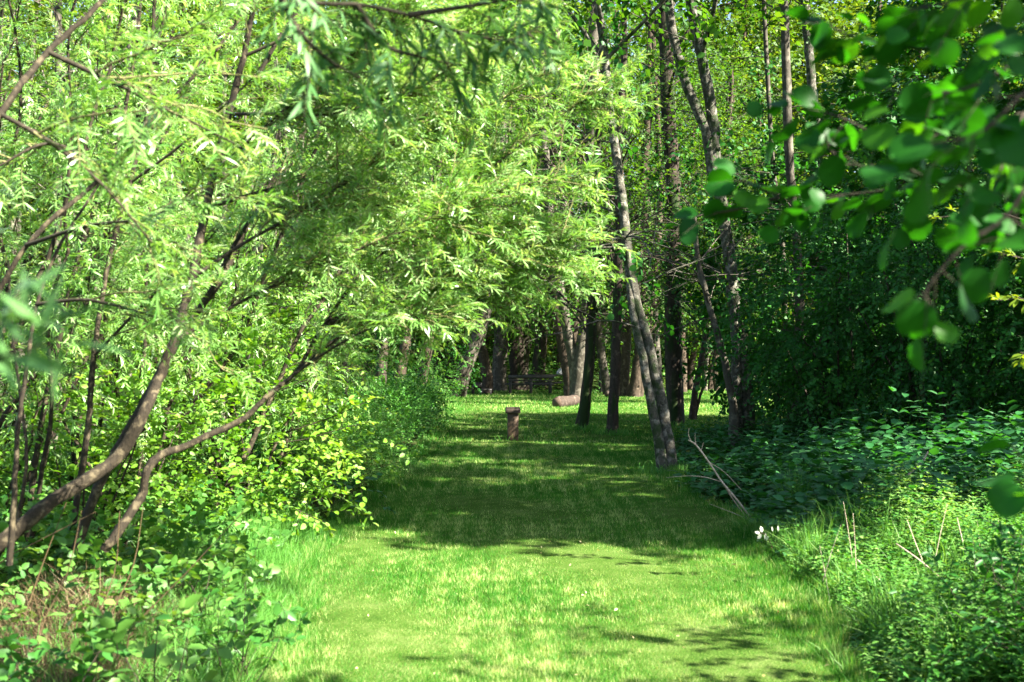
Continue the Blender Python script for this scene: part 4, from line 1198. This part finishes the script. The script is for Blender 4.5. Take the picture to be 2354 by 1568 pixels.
# ------------------------------------------------------------------ dead sticks and pods
def stick(name, label, cat, lists, mat, radii, group=None):
    root_p = path_px(lists[0])[-1]
    m = MB()
    rng = np.random.default_rng(len(label))
    for px, (ra, rb) in zip(lists, radii):
        p = smooth_path(path_px(px), 14)
        tubes(m, p, np.linspace(ra, rb, 14), 6, rng, .05, cap=True)
    o = m.build(name, M[mat])
    return tag(o, label, cat, group)

d = 10.6
stick('dead_branch', 'pale bare forked branch leaning out of the nettles towards the lawn', 'branch',
      [[(1582, 1012, d), (1600, 1023, d), (1630, 1063, d), (1659, 1107, d), (1695, 1150, d), (1733, 1200, d)],
       [(1584, 985, d), (1583, 1000, d), (1590, 1016, d)], [(1598, 996, d), (1598, 1010, d), (1600, 1023, d)], [(1617, 1018, d), (1612, 1034, d), (1608, 1033, d)],
       [(1631, 1063, d), (1665, 1085, d), (1704, 1126, d - .1)], [(1660, 1108, d), (1620, 1097, d - .1), (1580, 1094, d - .2), (1532, 1098, d - .3)],
       [(1662, 1112, d), (1690, 1155, d + .1), (1722, 1196, d + .1)], [(1745, 1205, d - .4), (1700, 1185, d - .4), (1630, 1158, d - .5)]],
      'deadwood', [(.007, .012), (.002, .004), (.002, .004), (.003, .004), (.004, .002), (.004, .0015), (.006, .004), (.004, .0015)])
d = 10.0
stick('broken_stick', 'straight snapped stick poking up from the shaded nettles', 'stick',
      [[(2133, 1038, d), (2122, 1058, d), (2085, 1095, d), (2041, 1142, d), (2010, 1175, d)], [(2128, 1056, d), (2121, 1059, d), (2117, 1062, d)]], 'deadwood', [(.007, .013), (.003, .005)])
stick('dry_stalk', 'thick pale dry stalk slanting through the sunny herbs', 'stalk', [[(1966, 1282, 7.6), (2000, 1315, 7.5), (2050, 1360, 7.3), (2110, 1440, 7.0)]], 'deadwood', [(.006, .004)], 'dry stalks among the herbs')
stick('dry_stalk', 'longest reddish dry stalk arching down into the shaded bush', 'stalk', [[(2060, 1250, 7.2), (2110, 1285, 7.1), (2165, 1332, 7), (2260, 1435, 6.7), (2300, 1500, 6.5)]], 'deadwood', [(.004, .003)], 'dry stalks among the herbs')
stick('dry_stalk', 'thin upright dry stalk in the middle of the sunny herbs', 'stalk', [[(2085, 1195, 7.6), (2105, 1250, 7.5), (2125, 1300, 7.4), (2150, 1370, 7.3)]], 'deadwood', [(.002, .004)], 'dry stalks among the herbs')
stick('dry_stalk', 'thin dry stalk close to the sapling', 'stalk', [[(2200, 1190, 7.5), (2212, 1240, 7.4), (2225, 1300, 7.3)]], 'deadwood', [(.002, .004)], 'dry stalks among the herbs')
rs = np.random.default_rng(123)
for k in range(12):
    px, py, dd = rs.uniform(1850, 2330), rs.uniform(1150, 1330), 0
    dd = rs.uniform(6.4, 8.2)
    lx = rs.uniform(-45, 45)
    stick('dry_stalk', 'short pale dry stalk leaning among the sunlit herbs', 'stalk', [[(px, py, dd), (px + lx * .5, py + 60, dd - .05), (px + lx, py + 130, dd - .1)]], 'deadwood', [(.001, .002)], 'dry stalks among the herbs')
for a, b, lab in (((1712, 1050, 16), (1728, 1145, 11.8), 'pale grass stalk bending from the forked alder to the nettles'), ((1724, 1062, 15.5), (1744, 1150, 11.6), 'pale grass stalk just beside the bending one')):
    pass
d = 8.75
root = thing('seed_pod_stalk', 'cluster of white papery seed pods at the lawn edge', 'seed pods', P(1775, 1275, d))
mw = MB()
tubes(mw, smooth_path(path_px([(1780, 1290, d), (1772, 1250, d), (1757, 1228, d), (1740, 1226, d)]), 8), np.linspace(.003, .001, 8), 4)
mw.build('stalk', M['straw'], root)
for (px, py, L, ang) in ((1752, 1224, .05, 100), (1748, 1226, .045, 165), (1750, 1228, .05, 235), (1760, 1226, .055, 265), (1766, 1232, .045, 250), (1776, 1222, .04, 95), (1789, 1222, .05, 92)):
    m = MB()
    a = math.radians(ang)
    leaves(m, P(px, py, d)[None], np.array([[math.cos(a), .1, math.sin(a)]]), np.array([[.15, -1, .1 + .2 * (ang % 3)]]), L, L * (.62 if px < 1755 else .35), 'oval', .6)
    m.build('seed_pod', M['pod'], root)

# ------------------------------------------------------------------ built things
def box(mb, c, s, rot=0.0, ax='z', taper=None, bev=.006):
    """bevelled box: centre c, full size s"""
    hx, hy, hz = [q / 2 for q in s]
    b = min(bev, hx * .4, hy * .4, hz * .4)
    v = []
    for z, k in ((-hz, b), (-hz + b, 0), (hz - b, 0), (hz, b)):
        for x, y in ((-1, -1), (1, -1), (1, 1), (-1, 1)):
            ex, ey = hx - k, hy - k
            for t in ((0, 1), (1, 0)) if (x * y > 0) else ((1, 0), (0, 1)):
                v.append([x * (ex - (b if t[0] else 0) * (1 if k == 0 else .3)), y * (ey - (b if t[1] else 0) * (1 if k == 0 else .3)), z])
    v = np.array(v)
    c_, s_ = math.cos(rot), math.sin(rot)
    R = {'z': np.array([[c_, -s_, 0], [s_, c_, 0], [0, 0, 1]]), 'y': np.array([[c_, 0, s_], [0, 1, 0], [-s_, 0, c_]]), 'x': np.array([[1, 0, 0], [0, c_, -s_], [0, s_, c_]])}[ax]
    v = v @ R.T + np.asarray(c, float)
    q = []
    for r in range(3):
        for j in range(8):
            q.append([r * 8 + j, r * 8 + (j + 1) % 8, (r + 1) * 8 + (j + 1) % 8, (r + 1) * 8 + j])
    mb.add(v, [np.array(q), np.array([list(range(8))[::-1]]), np.array([[24 + j for j in range(8)]])])

def piece(name, mat, parent, boxes):
    m = MB()
    for b in boxes:
        box(m, *b[:2], **(b[2] if len(b) > 2 else {}))
    return m.build(name, M[mat], parent, smooth=False)

# lawn post
b = P(1179, 1013, 20.7); b[2] = 0
root = thing('wooden_post', 'short square brown post with an overhanging dark cap on the lawn', 'post', b)
piece('shaft', 'post_wood', root, [((b[0], b[1], .235), (.20, .20, .57), dict(rot=.06))])
piece('cap', 'cap_wood', root, [((b[0], b[1], .565), (.275, .275, .095), dict(rot=.06)), ((b[0], b[1], .622), (.255, .255, .018), dict(rot=.06))])

# bench with its back to the lawn
b = P(1218, 905, 46.0); b[2] = 0
x0, y0 = b[0], b[1]
root = thing('park_bench', 'dark wooden bench with a low back rail in front of the picnic table', 'bench', b)
piece('seat', 'table_wood', root, [((x0 - .02, y0 + .22 + k * .13, .40), (2.05, .115, .07)) for k in range(3)])
piece('backrest', 'table_wood', root, [((x0 + .06, y0 + .10, .72), (1.95, .05, .14)), ((x0 + .06, y0 + .10, .57), (1.95, .05, .06))])
for dx in (-.82, .05, .86):
    piece('leg', 'table_wood', root, [((x0 + dx, y0 + .135, .34), (.13, .028, .80)), ((x0 + dx, y0 + .50, .17), (.13, .06, .39))])
# picnic table
b = P(1258, 903, 47.6); b[2] = 0
x0, y0 = b[0], b[1]
root = thing('picnic_table', 'dark wooden picnic table with crossed legs under the far trees', 'table', b)
piece('table_top', 'table_wood', root, [((x0, y0 - .34 + k * .17, .755), (1.95, .158, .07)) for k in range(5)])
for sy in (-1, 1):
    piece('seat', 'table_wood', root, [((x0, y0 + sy * (.68 + k * .15), .44), (1.95, .135, .045)) for k in range(2)])
for dx in (-.72, .72):
    for sy in (-1, 1):
        piece('leg', 'table_wood', root, [((x0 + dx + .025 * sy, y0 + sy * .38, .35), (.05, .10, .88), dict(rot=sy * .47, ax='x'))])
    piece('crossbar', 'table_wood', root, [((x0 + dx + .06, y0, .385), (.045, 1.7, .09)), ((x0 + dx + .06, y0, .69), (.045, .74, .085))])
# pale sack on the table end
m = MB()
c = np.array([x0 + .55, y0 - .05, .79])
k = 9
zz = np.linspace(0, 1, k)
rr = np.array([.13, .16, .165, .15, .13, .10, .075, .05, .01])
tubes(m, np.stack([c[0] + .03 * zz, c[1] + 0 * zz, c[2] + .30 * zz], -1), rr, 9, np.random.default_rng(3), .06, cap=True)
tag(m.build('grey_sack', M['flint']), 'small pale grey lump standing on the end of the picnic table', 'sack')

# low wooden seat by the bent trunk
b = P(1108, 907, 45.6); b[2] = 0
x0, y0 = b[0], b[1]
root = thing('wooden_lounger', 'low dark wooden seat with a rounded arm beside the bent trunk', 'lounger', b)
prof = np.array([[-.43, 0], [-.42, .30], [-.36, .44], [-.24, .50], [-.10, .50], [.0, .46], [.0, .27], [-.27, .27], [-.31, .18], [-.32, 0]])
m = MB()
v = np.array([[x0 + a, y0 + s, z] for s in (-.22, .22) for a, z in prof])
K = len(prof)
m.add(v, [np.array([[j, (j + 1) % K, K + (j + 1) % K, K + j] for j in range(K)]), np.array([list(range(K))[::-1]]), np.array([[K + j for j in range(K)]])])
m.build('arm', M['table_wood'], root, smooth=False)
piece('seat', 'table_wood', root, [((x0 + .19, y0 + k * .15, .19), (.44, .13, .08)) for k in (-1, 0, 1)])
for dx, dy in ((-.02, -.18), (.36, -.18), (.36, .18)):
    piece('leg', 'table_wood', root, [((x0 + dx, y0 + dy, .06), (.07, .07, .20))])

# cut logs
def log(label, a, b_, r, seed):
    rng = np.random.default_rng(seed)
    a, b_ = np.array(a, float), np.array(b_, float)
    root = thing('cut_log', label, 'log', (a[0], a[1], 0))
    m = MB()
    p = a + (b_ - a) * np.linspace(0, 1, 12)[:, None] + rng.normal(0, .008, (12, 3))
    tubes(m, p, r * np.r_[.93, 1, 1, 1.02, 1, 1, .98, .97, .97, .96, .96, .9], 18, rng, .03)
    m.build('bark', M['log_bark'], root)
    for e, q, nm in ((p[0], p[1], 'cut_end'), (p[-1], p[-2], 'cut_end')):
        m = MB()
        t = nrm(e - q)
        tubes(m, np.stack([e - t * .01, e + t * .012]), np.array([r * .915, r * .90]), 18, cap=True)
        m.build(nm, M['cut_wood'], root, smooth=False)
M['log_bark'] = bark_mat('log_bark', (.012, .008, .006), (.042, .030, .023), (.10, .075, .06), 9, .6, .6, .6)
e1, e2 = P(1280, 926, 34.4), P(1322, 905, 35.6)
log('thick pinkish brown cut log lying beside the lit stout trunk', (e1[0], 34.2, .13), (e2[0], 35.2, .18), .19, 5)
e1, e2 = P(1392, 903, 43), P(1438, 903, 44)
log('smaller shaded log lying farther back between the pale trunks', (e1[0], 42.5, .10), (e2[0] - .25, 43.0, .11), .14, 6)

# render settings
scene.view_settings.view_transform = 'Standard'
scene.view_settings.look = 'None'
scene.view_settings.exposure = 3.2
scene.view_settings.gamma = 1.0
c = scene.cycles
c.max_bounces = 5
c.diffuse_bounces = 2
c.glossy_bounces = 2
c.transmission_bounces = 3
c.transparent_max_bounces = 4
c.caustics_reflective = False
c.caustics_refractive = False
c.use_denoising = True
c.denoiser = 'OPENIMAGEDENOISE'
c.sample_clamp_indirect = 6
